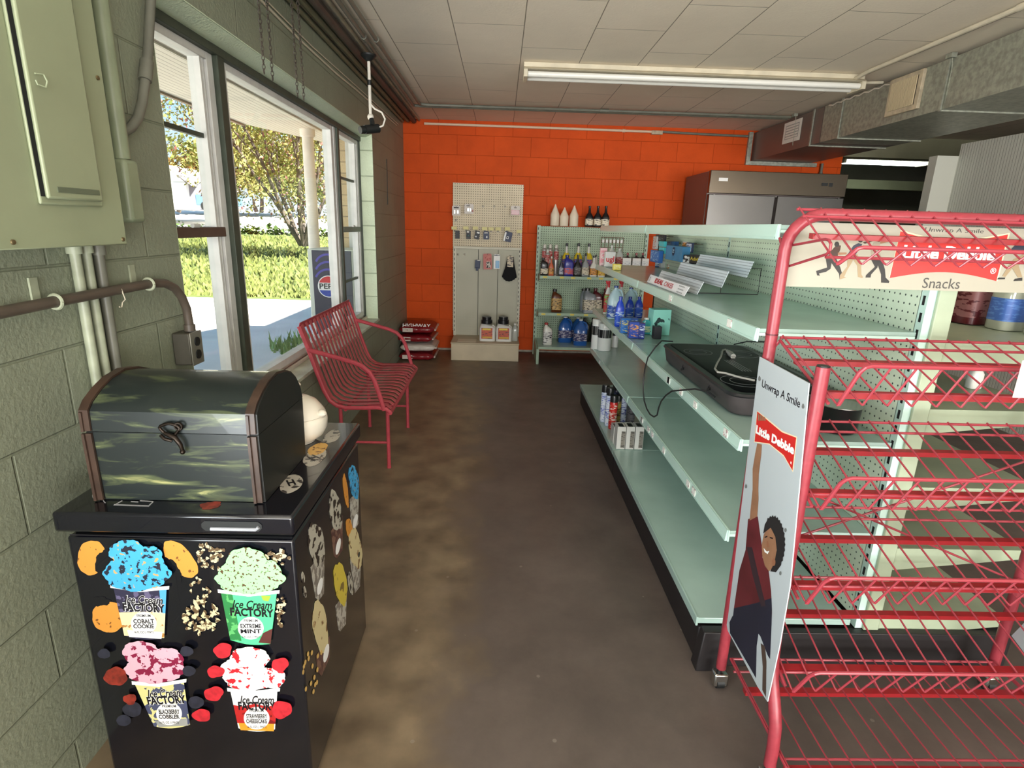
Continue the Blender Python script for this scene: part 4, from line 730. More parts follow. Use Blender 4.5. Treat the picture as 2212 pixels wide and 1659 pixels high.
# ================================================================== BENCH CHAIR
RED = mat('faded_red_paint', (172, 62, 72), .42, var=(30, .86)); RD2 = mat('faded_pink_slat', (176, 78, 84), .42, var=(26, .86))
bc = thing('metal_bench', 'faded red slatted metal bench with armrests under the window', 'bench', (-.85, 3.61, 0)); Y0, Y1 = 3.09, 4.13
prof = [(-1.088, .893), (-1.045, .765), (-1.005, .63), (-.972, .53), (-.945, .475), (-.905, .445), (-.85, .433), (-.75, .436), (-.68, .440), (-.63, .432), (-.606, .412)]
def pr_(y, dz=0, dx=0): return [(x+dx, y, z+dz) for x, z in prof]
G().tube(pr_(Y0), .0125, 10).done('side_frame', RED, bc); G().tube(pr_(Y1), .0125, 10).done('side_frame', RED, bc)
g = G(); g.strip([(-1.088, Y0, .893), (-1.088, Y1, .893)], (.3, 0, 1), .042, .004); g.done('top_rail', RED, bc); G().cyl((-.608, Y0, .408), (-.608, Y1, .408), .0125).done('front_rail', RED, bc); G().cyl((-.86, Y0, .421), (-.86, Y1, .421), .009).done('cross_rail', RED, bc)
N = 15
for k in range(N):
    y = Y0+.04+(Y1-Y0-.08)*k/(N-1); q = pr_(y, .012); G().strip([(x, yy, z) for x, yy, z in q[0:]], (0, 1, 0), .033, .003).done('slat', RD2, bc)
for y in (Y0-.004, Y1+.004):
    G().tube([(-1.045, y, .765), (-.90, y, .728), (-.80, y, .70), (-.75, y, .678), (-.715, y, .645), (-.69, y, .60), (-.665, y, .52), (-.64, y, .425)], .013, 10).done('armrest', RED, bc)
for x, y in ((-.655, 3.25), (-.655, 3.98), (-.934, 3.25), (-.934, 3.98)): G().tube([(x, y, .412), (x, y, .02), (x, y, 0)], [.0115, .0115, .014], 10).done('leg', RED, bc)
for y in (3.25, 3.98): G().cyl((-.655, y, .165), (-.934, y, .165), .008).done('stretcher', RED, bc); G().cyl((-.64, y, .412), (-.945, y, .412), .010).done('seat_bearer', RED, bc)
# ================================================================== BAGS OF ICE MELT
BAG = mat('red_plastic_sack', (132, 26, 34), .25, var=(9, .75), bump=(22, .5)); BAGW = mat('white_plastic_sack', (206, 196, 186), .3, bump=(22, .5))
for k, (z, dx, dy, rz, lab) in enumerate([(.0, 0, 0, 0, 'red ice melt sack at the bottom of the stack by the orange wall'), (.10, .01, .0, .03, 'red and white ice melt sack, second from the bottom of the stack'), (.20, -.01, .0, -.03, 'red ice melt sack, second from the top of the stack'), (.30, .005, .0, .02, 'red ice melt sack with white HIGHWAY lettering on top of stack')]):
    t = thing('ice_melt_sack', lab, 'sack', (-.90+dx, 6.34+dy, z), rz, group='stacked ice melt sacks'); g = G(); R = random.Random(k); rs = []
    for j in range(17):
        u = -1+2*j/16; wv = .24*(1-.10*abs(u)**6)*(1+.02*R.uniform(-1, 1)); h = .046*(1-abs(u)**7*.75); r_ = []
        for q in range(20):
            a = 2*PI*q/20; ca, sa = math.cos(a), math.sin(a); r_.append((u*.19, wv*math.copysign(abs(ca)**.55, ca), .044+h*math.copysign(abs(sa)**.6, sa)*(1+.05*math.sin(5*a+j))))
        rs.append(r_)
    g.rings(rs); g.done('sack', BAG if k != 1 else BAGW, t, local=True, smooth=60)
    g = G(); g.bx(.185, .205, -.2, .2, .03, .05); g.done('seam', BAGW, t, local=True, bevel=.004)
    g = G(); g.bx(-.15, -.04, -.2395, -.2355, .02, .065); g.done('label_patch', BAGW, t, local=True, bevel=.002)
    if k == 3:
        g = G().use(mat('print_white', 0)); fr2 = frame((-.005, -.205, .0835), (1, 0, 0), (0, .55, .83)); g.text('HIGHWAY', .062, fr2, .001, w=.30, off=.02); g.done('lettering', parent=t, local=True, smooth=0)
# ================================================================== SNACK RACK
RK = mat('red_rack_enamel', (152, 54, 64), .35, var=(60, .85)); RW = mat('red_wire_enamel', (154, 56, 66), .35)
rk = thing('snack_rack', 'red wire snack rack on casters with tilted shelves', 'display rack', (1.21, 1.4, 0)); XA, XB, YR = .755, 1.665, 1.54
arc = lambda cx, s: [(cx-s*.095*math.cos(a), YR, 1.41+.095*math.sin(a)) for a in [PI/2*k/7 for k in range(8)]]
G().tube([(XA, YR, .075), (XA, YR, 1.18)]+arc(XA+.095, 1)+arc(XB-.095, -1)[::-1]+[(XB, YR, 1.18), (XB, YR, .075)], .016, 14).done('back_frame', RK, rk)
for x in (XA, XB):
    G().tube([(x, YR, 1.183), (x, YR, 1.187)], .0168, 14).done('joint_ring', mat('dark_red_ring', (90, 20, 30), .5), rk)
    p = G().tube([(x, 1.27, 1.158), (x, 1.268, .44), (x, 1.262, .36), (x, 1.245, .30), (x, 1.215, .245), (x, 1.195, .20), (x, 1.188, .14), (x, 1.188, .075)], .016, 14).done('front_post', RK, rk)
    G().cyl((x, 1.27, 1.1585), (x, 1.27, 1.161), .0145, 14).done('end_cap', BLK, p)
    for y in (1.54, 1.188):
        c = G().tube([(x-.004, y, .078), (x-.004, y, .05)], .009, 8).done('caster_stem', BLK, rk)
        g = G(); g.bx(x-.024, x+.024, y-.018, y+.018, .012, .06); g.done('caster_hood', mat('chrome', (190, 190, 186), .2, 1), c, bevel=.006); G().cyl((x-.012, y, .022), (x+.012, y, .022), .022, 18).done('wheel', BLK, c)
SP = .0577; NX = 16
def rackshelf(zb, yf, zf, yl=None, zl=None, yb=1.525, bars=(.32, .80), bottom=False, hook=True):
    s = G(); s.tube([(XA+.018, yb, zb+.004), (XB-.018, yb, zb+.004)], .0038, 8); s.tube([(XA+.018, yb-.035, zb-.014), (XB-.018, yb-.035, zb-.014)], .0038, 8)
    if hook:
        for x in (XA+.018, XB-.018): s.tube([(x-.01 if x < 1 else x+.01, yb+.012, zb-.03), (x, yb, zb-.004), (x, yf+.02, zf-.004)], .0042, 8)
    sh = s.done('wire_shelf', RW, rk); x0 = XA+.025; g = G()
    for k in range(NX):
        x = x0+SP*k
        if bottom: g.tube([(x, yb, zb+.008), (x, yf, zf+.004)], .0021, 6)
        else: g.tube([(x, yb+.003, zb+.009), (x, yf+.004, zf+.003), (x+.003, yf-.001, zf)], .0025, 6); g.tube([(x+.003, yf-.001, zf), (x+.028, yl, zl)], .0026, 6)
    g.done('wires', RW, sh)
    if bottom: G().tube([(x0-.004, yb, zb+.004), (x0-.004, yf+.03, zf), (x0+.02, yf, zf), (XB-.045, yf, zf), (XB-.022, yf+.03, zf), (XB-.022, yb, zb+.004)], .0045, 8).done('front_rail', RW, sh); G().tube([(x0, yf+.06, zf-.006), (XB-.022, yf+.06, zf-.006)], .0036, 8).done('inner_rail', RW, sh)
    else:
        G().tube([(x0, yf, zf), (x0+.004, yf-.002, zf), (x0+.020, yl+.006, zl-.016), (x0+.028, yl, zl-.003), (x0+.040, yl, zl), (XB-.05, yl, zl), (XB-.035, yl, zl-.004), (XB-.022, yf, zf)], .0048, 8).done('lip_rail', RW, sh)
        G().tube([(x0, yf+.05, zf+.012), (XB-.022, yf+.05, zf+.012)], .0036, 8).done('inner_rail', RW, sh)
    for f_ in bars:
        y = yb+(yf-yb)*f_; z = zb+(zf-zb)*f_-.010; g = G(); g.hexa([(x0-.006, y-.012, z-.009), (XB-.018, y-.012, z-.009), (XB-.018, y+.008, z-.007), (x0-.006, y+.008, z-.007)], [(x0-.006, y-.012, z+.004), (XB-.018, y-.012, z+.004), (XB-.018, y+.008, z+.006), (x0-.006, y+.008, z+.006)]); g.done('flat_bar', mat('red_bar_enamel', (146, 28, 34), .35), sh, smooth=0)
rackshelf(1.512, 1.335, 1.390, 1.31, 1.428, yb=1.545, bars=(.42,), hook=False)
rackshelf(1.175, 1.235, 1.078, 1.20, 1.178); rackshelf(.935, 1.224, .820, 1.19, .915); rackshelf(.665, 1.21, .568, 1.178, .660); rackshelf(.425, 1.194, .315, 1.162, .400)
rackshelf(.118, 1.12, .112, bars=(.28, .92), bottom=True, hook=False)
for x in (XA+.02, XB-.02):
    p = [at(px, py, 'x', XA+.02) for px, py in ((1684, 514), (1689, 534), (1782, 517), (1791, 519), (1795, 527), (1793, 540), (1786, 549), (1679, 583), (1675, 596))]; G().tube([(x, q.y, q.z) for q in p], .0035, 8).done('side_arm', RW, rk)
for a, b_ in (((XA+.015, YR+.01, .775), (XB-.015, YR+.01, .415)), ((XA+.015, YR+.018, .48), (XB-.015, YR+.018, .84))): G().cyl(a, b_, .0036, 8).done('cross_brace', RW, rk)
# side poster
CARD = mat('poster_card', (180, 187, 190), .4); FP = frame((.735, 1.4, .7), (0, -1, 0), (0, 0, 1)); LDR = mat('banner_red', (200, 40, 36), .4); SKIN = mat('print_skin', (150, 108, 80), .5, var=(20, .8)); MAR = mat('print_maroon', (104, 36, 42), .5, var=(8, .6)); NV = mat('print_navy', (34, 34, 50), .5, var=(8, .8)); GOLD = mat('print_cream_edge', (236, 214, 176), .5)
po = thing('side_poster', 'tall white snack poster of a person reaching up on rack side', 'poster', (.735, 1.4, .3)); O = (1550, 750, 1.826)
A = Art(FP, *O); q = [A.P(p) for p in ((166, 37), (360, 142), (285, 940), (245, 1170), (196, 1398), (158, 1340), (40, 1118), (36, 1095), (42, 1058))]
g = G().use(CARD); g.prism(q, FP, -.003); g.done('board', parent=po, smooth=0)
A.poly(GOLD, [(156, 250), (200, 284), (255, 330), (314, 354), (298, 494), (262, 432), (205, 384), (145, 375)]); A.poly(LDR, [(157, 253), (200, 290), (255, 336), (311, 357), (296, 486), (262, 426), (205, 380), (147, 372)])
A.text(WHP, 'Little Debbie', (152, 324), (302, 408), 34, off=.05); A.text(WHP, 'R', (288, 455), (294, 459), 10)
A.text(BKP, 'Unwrap A Smile', (176, 143), (326, 225), 34, shear=0, off=.008)
for cx, cy in ((166, 124), (338, 233)): A.blob(mat('print_grey', (110, 112, 110), .5), cx, cy, 5, 10, .1, 3, 2)
A.up()
A.poly(NV, [(48, 1085), (60, 1060), (120, 1040), (214, 1035), (214, 1090), (208, 1230), (200, 1218), (170, 1140), (162, 1130), (155, 1180), (152, 1305), (128, 1262), (50, 1128)])
A.up(); A.poly(mat('print_brown', (74, 58, 50), .5), [(172, 1168), (188, 1180), (194, 1240), (192, 1380), (178, 1352), (180, 1260)])
A.poly(MAR, [(122, 678), (160, 668), (164, 700), (178, 800), (178, 830), (200, 860), (212, 960), (216, 1050), (210, 1100), (110, 1108), (60, 1085), (66, 1030), (88, 880), (112, 800)])
A.poly(NV, [(66, 1030), (60, 1085), (110, 1108), (214, 1100), (216, 1040), (214, 990), (150, 1010)])
A.poly(mat('print_strap', (50, 34, 40), .5), [(116, 788), (138, 790), (170, 930), (192, 1020), (174, 1024), (140, 900)])
A.poly(SKIN, [(158, 380), (176, 384), (174, 420), (164, 500), (162, 560), (163, 600), (158, 668), (128, 684), (132, 640), (140, 560), (140, 480), (150, 420)]); 
for x in (160, 168, 176, 184): A.poly(SKIN, [(x, 262+(x-160)*.5), (x+6, 266+(x-160)*.5), (x+7, 292), (x+1, 288)])
A.poly(SKIN, [(178, 820), (176, 780), (184, 740), (200, 705), (222, 712), (236, 760), (234, 820), (222, 870), (204, 884), (188, 862)])
R = random.Random(2); hp_ = []
for k in range(30): a = -2.3+2.95*k/29+.2; r_ = 1+.07*(k % 2); hp_.append((220+46*r_*math.cos(a), 775+105*r_*math.sin(a)))
A.poly(mat('print_hair', (26, 22, 22), .7), [(182, 735), (188, 700)]+hp_+[(232, 888), (210, 884), (226, 850), (236, 800), (230, 748), (212, 712)])
A.up(); A.poly(WHP, [(184, 792), (196, 806), (206, 804), (200, 816), (188, 808)]); A.poly(BKP, [(188, 748), (198, 744), (199, 748), (189, 753)]); A.poly(BKP, [(208, 748), (220, 752), (220, 757), (209, 753)]); A.poly(mat('print_skin_dark', (140, 92, 66), .5), [(196, 765), (202, 764), (206, 788), (196, 790)]); A.blob(mat('print_skin_dark', 0), 224, 848, 7, 15, 0, 1, 1, n=12)
for cx, cy in ((114, 549), (270, 722), (250, 892)): A.blob(mat('print_grey', 0), cx, cy, 4, 8, 0, 1, 1, n=12)
A.done('poster_print', po)
# header board
FB = frame((1.2, 1.562, 1.4), (1, 0, 0), (0, 0, 1)); hb = thing('header_board', 'long cream snack header board across the back of the red rack', 'sign', (1.2, 1.562, 1.31)); CRD = mat('cream_card', (164, 159, 142), .5); O = (1640, 430, 7.373)
A = Art(FB, *O); bl = A.P((430, 1390)); tp = A.P((700, 365)); zt = tp[1]; zb = bl[1]; xl = A.P((480, 900))[0]; xr = .46; r_ = .045
pts = [(xl-.004, zb), (xr, zb), (xr, zt)]+[(xl+r_-r_*math.sin(a), zt-r_+r_*math.cos(a)) for a in [PI/2*k/8 for k in range(9)]]
g = G().use(CRD); g.prism(pts, FB, -.003); g.done('board', parent=hb, smooth=0)
q = [A.P(p) for p in ((2075, 1258), (2150, 610))]; x0 = q[0][0]; x1 = ploc(FB, 1912+1780/7.373, 430+1265/7.373)[0]; zlo = q[0][1]; zhi = ploc(FB, 1912+1850/7.373, 430+560/7.373)[1]; xm = (x0+x1)/2; hw = (x1-x0)/2
for dx, m in ((.004, GOLD), (0, LDR)):
    A.poly(m, [(x0-dx*.5, zlo)]+[(x0+(x1-x0)*k/12, zlo+.020*math.sin(PI*k/12)) for k in range(1, 12)]+[(x1+dx, zlo), (x1+dx, zhi+dx)]+[(x1-(x1-x0)*k/12, zhi+dx-.022*math.sin(PI*k/12)) for k in range(1, 12)]+[(x0+.004, zhi+dx)], px=False)
def tx(m, body, cx, cz, w_, h, **k): A.g.use(m); A.g.text(body, h, FB @ Matrix.Translation((cx, cz, A.z+.0003)), .0001, w=w_, **k); A.up(.00003)
tx(WHP, 'Little Debbie', xm, (zlo+zhi)/2+.006, (x1-x0)*.86, .05, off=.04); tx(WHP, '\u00ae', x1-.016, zlo+.026, None, .022)
tx(mat('print_grey_text', (70, 68, 64), .5), 'Snacks', xm-.002, zlo-.012, None, .040); tx(BKP, 'Unwrap A Smile', xm+.0, zt-.010, .16, .016, off=-.01)
BRT = mat('print_brown_shirt', (70, 46, 36), .5); NVT = mat('print_navy_shirt', (44, 48, 66), .5); GYT = mat('print_grey_shirt', (150, 140, 122), .5); KHK = mat('print_khaki', (150, 130, 98), .5); DKT = mat('print_dark_trousers', (36, 34, 30), .5)
def fig(top, trou, sh, ox=0):
    S = lambda L: [(x+ox, y) for x, y in L]
    A.poly(trou, S(sh[0])); A.poly(trou, S(sh[1])); A.poly(top, S(sh[2])); A.poly(SKIN if top != NVT else BRT, S(sh[3])); A.blob(DKT, sh[4][0]+ox, sh[4][1], 38, 42, .05, 3, 1)
fig(BRT, DKT, ([(1060, 950), (1160, 960), (1135, 1110), (1060, 1160), (950, 1185), (965, 1220), (920, 1215), (905, 1145), (1080, 1090)], [(1110, 960), (1230, 960), (1290, 1090), (1325, 1210), (1320, 1270), (1280, 1275), (1270, 1190), (1200, 1090)], [(1150, 820), (1230, 730), (1300, 740), (1290, 800), (1250, 900), (1230, 960), (1060, 960)], [(1250, 850), (1390, 850), (1390, 880), (1250, 890)], (1235, 720)))
fig(NVT, KHK, ([(1400, 880), (1520, 890), (1480, 1000), (1400, 1130), (1350, 1240), (1385, 1250), (1280, 1280), (1285, 1210), (1400, 1080)], [(1440, 890), (1560, 880), (1620, 1000), (1625, 1200), (1650, 1240), (1640, 1260), (1570, 1240), (1560, 1060)], [(1420, 860), (1500, 740), (1580, 700), (1640, 720), (1600, 790), (1520, 900), (1400, 890)], [(1650, 690), (1860, 625), (1870, 650), (1680, 712)], (1610, 650)))
fig(GYT, DKT, ([(1780, 960), (1900, 960), (1880, 1090), (1780, 1200), (1770, 1250), (1690, 1250), (1700, 1210), (1840, 1080)], [(1820, 960), (1950, 960), (2000, 1120), (2010, 1250), (2070, 1310), (2060, 1335), (1940, 1330), (1940, 1200), (1890, 1060)], [(1780, 800), (1820, 690), (1900, 660), (1930, 700), (1900, 780), (1950, 960), (1780, 970)], [(1920, 680), (2130, 640), (2140, 665), (1930, 712)], (1900, 640)))
O2 = 1912-1640; k7 = 7.373
D = lambda L: [(x+O2*k7, y) for x, y in L]
A.poly(KHK, D([(2040, 960), (2090, 990), (2000, 1130), (1910, 1240), (1860, 1230), (1960, 1060)])); A.poly(KHK, D([(2040, 960), (2200, 880), (2212, 960), (2120, 1060), (2180, 1240), (2110, 1250), (2020, 1100)])); A.poly(DKT, D([(1800, 1250), (1910, 1250), (1900, 1275), (1775, 1280)])); A.poly(DKT, D([(2060, 1270), (2180, 1250), (2180, 1300), (2040, 1305)]))
A.poly(NVT, D([(1980, 820), (2060, 740), (2110, 660), (2212, 650), (2212, 830), (2120, 850)])); A.poly(SKIN, D([(1870, 650), (1960, 690), (2060, 680), (2060, 712), (1980, 712)]))
A.done('header_print', hb)
# price cards clipped at the right
tag(G().bx(1.107, 1.165, 1.150, 1.152, 1.128, 1.21).done('price_card', mat('paper_white', 0), smooth=0), 'small white price card on the second rack shelf at right edge', 'card')
tag(G().prism([(1.53, .22), (1.40, .17), (1.40, .27), (1.49, .33)], frame((1.684, 0, 0), (0, 1, 0), (0, 0, 1)), .002).done('corner_card', mat('poster_card', 0), smooth=0), 'white card corner beside the right rear post of the rack', 'card')
# ================================================================== GOODS
def C_(c, **k): return mat('plastic_%d_%d_%d' % c, c, k.get('r', .32), coat=.2)
def LB(a, b_, s=70): return mat('label_%d_%d_%d_%d' % (a[0], a[1], a[2], b_[0]), a, .45, blot=(s, b_, .45), st=(.6, .6, 2.4))
def secs_of(kind, H, W, D):
    h, w, d = H, W, D
    return {
     'quart': [(0, w*.94, d*.94, .4), (.01*h, w, d, .4), (.62*h, w, d, .4), (.74*h, w*.86, d*.9, .5, -w*.03), (.82*h, w*.5, d*.7, .8, -w*.16), (.86*h, w*.34, w*.34, 1, -w*.2), (.90*h, w*.32, w*.32, 1, -w*.2)],
     'neck': [(0, w*.94, d*.94, .5), (.02*h, w, d, .5), (.42*h, w, d, .5), (.55*h, w*.78, d*.8, .7), (.68*h, w*.36, w*.36, 1), (.9*h, w*.26, w*.26, 1)],
     'can': [(0, w*.97, w*.97, 1), (.01*h, w, w, 1), (.80*h, w, w, 1), (.86*h, w*.8, w*.8, 1), (.88*h, w*.55, w*.55, 1)],
     'jug': [(0, w*.95, d*.95, .45), (.02*h, w, d, .45), (.55*h, w, d, .5), (.72*h, w*.82, d*.85, .7), (.86*h, w*.42, d*.45, 1), (.90*h, w*.26, w*.26, 1), (.94*h, w*.24, w*.24, 1)],
     'cone': [(0, w*.98, w*.98, 1), (.01*h, w, w, 1), (.5*h, w, w, 1), (.56*h, w*.94, w*.94, 1), (.9*h, w*.26, w*.26, 1), (.98*h, w*.14, w*.14, 1), (h, w*.05, w*.05, 1)],
     'jar': [(0, w*.97, w*.97, 1), (.01*h, w, w, 1), (.80*h, w, w, 1), (.84*h, w*.94, w*.94, 1)],
     'spray': [(0, w*.95, d*.95, .6), (.02*h, w, d, .6), (.55*h, w*.95, d*.95, .6), (.72*h, w*.5, d*.6, .9), (.8*h, w*.3, w*.3, 1)],
     'flat': [(0, w*.9, d*.9, .6), (.03*h, w, d, .6), (.6*h, w, d, .6), (.8*h, w*.6, d*.7, .8), (.86*h, w*.35, w*.35, 1), (.9*h, w*.35, w*.35, 1)],
    }[kind]
def lerp_secs(S, z0, z1, k):
    def sec(z):
        for a, b_ in zip(S[:-1], S[1:]):
            if a[0] <= z <= b_[0]:
                t = (z-a[0])/max(1e-9, b_[0]-a[0]); A_ = list(a)+[0]*(5-len(a)); B_ = list(b_)+[0]*(5-len(b_)); r = [A_[i]+(B_[i]-A_[i])*t for i in range(5)]; r[1] += k; r[2] += k; return tuple(r)
    zs = [z0]+[s[0] for s in S if z0 < s[0] < z1]+[z1]; return [sec(z) for z in zs]
def goods(name, label, cat, kind, loc, H, W, body, cap=None, lab=None, D=None, rz=0, grp=None, lz=(.1, .5), capk=(.1, .42), handle=False, extra=None, txt=None):
    D = D or W*.75; t = thing(name, label, cat, loc, rz, grp); S = secs_of(kind, H, W, D)
    G().loft(S, 20).done('body', body, t, local=True, smooth=50)
    top = S[-1]; dx = top[4] if len(top) > 4 else 0
    if cap and kind not in ('jar', 'can', 'spray'): G().loft([(top[0]+.0003, top[1]*1.25, top[2]*1.25, 1, dx), (H*.995, top[1]*1.2, top[2]*1.2, 1, dx), (H, top[1]*1.0, top[2]*1.0, 1, dx)], 14).done('cap', cap, t, local=True, smooth=40)
    if cap and kind == 'can': G().loft([(top[0]+.0003, W*.62, W*.62, 1), (H*.98, W*.6, W*.6, 1), (H, W*.5, W*.5, 1)], 16).done('cap', cap, t, local=True, smooth=40)
    if cap and kind == 'jar': G().loft([(top[0]+.0003, W*1.0, W*1.0, 1), (H*.97, W*1.0, W*1.0, 1), (H, W*.92, W*.92, 1)], 20).done('lid', cap, t, local=True, smooth=40)
    if cap and kind == 'spray':
        g = G(); g.loft([(top[0]+.0003, W*.34, W*.34, 1), (H*.88, W*.3, W*.34, 1), (H*.9, W*.5, W*.3, .6, -W*.08), (H, W*.62, W*.28, .6, -W*.12)], 12); g.done('trigger_head', cap, t, local=True, smooth=40)
        G().tube([(-W*.28, 0, H*.88), (-W*.34, 0, H*.80), (-W*.26, 0, H*.74)], W*.045, 6).done('trigger', cap, t, local=True)
    if lab: l_ = G().loft(lerp_secs(S, H*lz[0], H*lz[1], .0008), 20).done('label', lab, t, local=True, smooth=50)
    if handle: G().tube([(W*.12, -D*.1, H*.90), (W*.34, -D*.1, H*.86), (W*.44, -D*.1, H*.76), (W*.47, -D*.1, H*.62), (W*.42, -D*.1, H*.55)], W*.07, 8).done('handle', body, t, local=True)
    if extra: extra(t, H, W, D)
    return t
def place(px, ytop, ybot, z, wpx, y=None):
    'floor point of a thing standing on a shelf z, its height and width'
    if y is None: q = at(px, ybot, 'z', z); y = q.y
    q = at(px, ybot, 'y', y); zc = (Vector((q.x, y, z))-Vector((0, 0, EYE))).dot(_f); W = wpx*zc/FPX
    H = at(px, ytop, 'y', y+W*.35).z-z; return (q.x, y+W*.45, z), H, W
g4 = lambda x, y: (1130+x/4.367, 420+y/4.367)
q7 = lambda x, y: (1120+x/7.373, 500+y/7.373)
t4 = lambda x, y: (1220+x/4.148, 700+y/4.148)
v8 = lambda x, y: (1380+x/7.9, 480+y/7.9)
def item(f, x, y0, y1, w_, z, sc, name, label, cat, kind, body, y=None, **k):
    u, ya = f(x, y0); _, yb = f(x, y1); loc, H, W = place(u, ya, yb, z, w_/sc, y); H = k.pop('H', H); return goods(name, label, cat, kind, loc, max(.03, H), W, body, **k)
BLKP, WHTP, GRYP, AMB, NVY, SIL = C_((24, 24, 26)), C_((226, 224, 216)), C_((150, 154, 156)), C_((96, 48, 20)), C_((40, 50, 130)), mat('silver_can', (190, 186, 184), .3, .5)
L1 = LB((226, 214, 190), (60, 50, 44)); L2 = LB((220, 150, 60), (70, 40, 30)); L3 = LB((180, 60, 60), (226, 200, 190)); L4 = LB((70, 90, 170), (220, 120, 110))
ZS, Z1, Z2, Z3 = 1.476, .9455, .5405, .1955
# on top of the wall unit
CN = mat('cream_cone_bottle', (232, 218, 196), .45)
for x, y0, lab in ((1198, 441, 'cream cone topped bottle on the wall unit, leftmost and tallest'), (1218, 448, 'cream cone topped bottle on the wall unit, middle and shortest'), (1239, 444, 'cream cone topped bottle on the wall unit, rightmost')):
    loc, H, W = place(x, y0, 487, ZS, 19, 6.60); goods('cone_bottle', lab, 'bottle', 'cone', (loc[0], 6.606, ZS), H, W*1.0, CN, grp='cone topped bottles on the wall unit')
for x, lab in ((1272, 'black long necked bottle on the wall unit, left of three'), (1290, 'black long necked bottle on the wall unit, middle of three'), (1307, 'black long necked bottle on the wall unit, right of three')):
    loc, H, W = place(x, 445, 488, ZS, 17, 6.60); goods('additive_bottle', lab, 'bottle', 'neck', (loc[0], 6.608, ZS), H, W, BLKP, BLKP, L1, D=W*.8, grp='black bottles on the wall unit', lz=(.08, .38))
# wall unit, upper shelf
I = lambda *a, **k: item(q7, *a[:4], Z1, 7.373, *a[4:], **k)
BR, FRT = 6.50, 6.335
for x, y0, lab in ((405, 205, 'silver spray can on the upper wall shelf, leftmost at the back'), (495, 205, 'silver spray can on the upper wall shelf, second from left at the back'), (592, 210, 'silver spray can on the upper wall shelf, rightmost at the back')):
    I(x, y0, 600, 80, 'spray_can', lab, 'can', 'can', SIL, y=BR, cap=WHTP, lab=L3, lz=(.5, .78), grp='silver spray cans')
I(455, 285, 640, 74, 'spray_can', 'shorter silver spray can in front of the back row on upper wall shelf', 'can', 'can', SIL, y=6.42, cap=WHTP, lab=L3, lz=(.45, .78), grp='silver spray cans')
YEL = C_((222, 196, 40))
def funnel(t, H, W, D): G().loft([(H*.50, W*1.05, D*.9, .7), (H*.60, W*.9, D*.8, .8), (H*.72, W*.35, D*.35, 1), (H*.74, W*.25, W*.25, 1)], 16).done('yellow_collar', YEL, t, local=True, smooth=40)
for x, y0, lab in ((757, 185, 'tall bottle with a yellow collar on upper wall shelf, left'), (945, 185, 'tall bottle with a yellow collar on upper wall shelf, middle'), (1108, 190, 'tall bottle with a yellow collar on upper wall shelf, right')):
    I(x, y0, 620, 130, 'collar_bottle', lab, 'bottle', 'neck', WHTP, y=BR, cap=BLKP, lab=L4, extra=funnel, grp='yellow collared bottles')
for x, y0, y1, w_, lab, body, cap, la, kind in (
 (410, 420, 680, 118, 'black bottle with cream label, leftmost in front on upper wall shelf', BLKP, BLKP, L1, 'quart'),
 (520, 400, 680, 82, 'orange bottle with white pointed spout on upper wall shelf', C_((206, 96, 60)), WHTP, L2, 'neck'),
 (680, 385, 680, 72, 'slim dark bottle left of the blue bottle on upper wall shelf', C_((36, 40, 66)), BLKP, LB((190, 190, 200), (60, 70, 110)), 'neck'),
 (800, 375, 680, 150, 'large blue bottle with red and blue label on upper wall shelf', C_((44, 48, 150)), NVY, LB((200, 80, 80), (80, 110, 190)), 'quart'),
 (940, 370, 685, 122, 'black long necked bottle right of the blue bottle on upper wall shelf', BLKP, BLKP, LB((60, 58, 56), (150, 146, 140)), 'neck'),
 (1065, 355, 695, 118, 'grey long necked bottle on upper wall shelf', GRYP, BLKP, L1, 'neck'),
 (1195, 385, 705, 118, 'white long necked bottle with orange label on upper wall shelf', WHTP, BLKP, L2, 'neck'),
 (1322, 420, 705, 118, 'white bottle with yellow label partly behind the mint shelf end', WHTP, BLKP, LB((226, 190, 60), (180, 60, 40)), 'neck'),
 (1232, 370, 560, 60, 'small black capped bottle behind the white ones on upper wall shelf', WHTP, BLKP, L4, 'flat')):
    I(x, y0, y1, w_, 'additive_bottle', lab, 'bottle', kind, body, y=FRT if y1 > 600 else 6.52, cap=cap, lab=la, D=None, grp='bottles in the front row of the upper wall shelf', lz=(.08, .40))
def carton(name, label, f, x, y0, y1, w_, z, sc, col, y=None, D=None, grp=None, lab=None, rz=0, cat='box', txt=None, H=None, tc=None):
    u, ya = f(x, y0); _, yb = f(x, y1); (X, Y, Z), h, W = place(u, ya, yb, z, w_/sc, y); h = H or h; D = D or W*.6; t = thing(name, label, cat, (X, Y-W*.45+D/2+.002, Z), rz, grp)
    G().bx(-W/2, W/2, -D/2, D/2, 0, h).done('carton', col, t, local=True, bevel=.0015)
    if lab: G().bx(-W*.42, W*.42, -D/2-.0008, -D/2-.0001, h*.12, h*.86).done('front_print', lab, t, local=True, smooth=0)
    if lab: G().bx(-W/2-.0008, -W/2-.0001, -D*.4, D*.4, h*.12, h*.86).done('side_print', lab, t, local=True, smooth=0)
    if txt: G().use(tc or WHP).text(txt, h*.5, frame((0, -D/2-.0012, h*.5), (1, 0, 0), (0, 0, 1)), .0002, w=W*.8, off=.03).done('lettering', parent=t, local=True, smooth=0)
    return t
WBX = mat('white_carton', (222, 220, 216), .5)
for x, y0, w_, lab in ((1562, 425, 92, 'small grey white carton on upper wall shelf, left of the group'), (1705, 420, 150, 'white carton with grey print on upper wall shelf'), (1870, 425, 130, 'white rounded carton, second from right on upper wall shelf'), (2010, 430, 108, 'white rounded carton, rightmost on upper wall shelf')):
    carton('oil_filter_box', lab, q7, x, y0, 640, w_, Z1, 7.373, WBX, y=6.36, grp='white cartons on upper wall shelf', lab=LB((216, 216, 214), (170, 172, 176)))
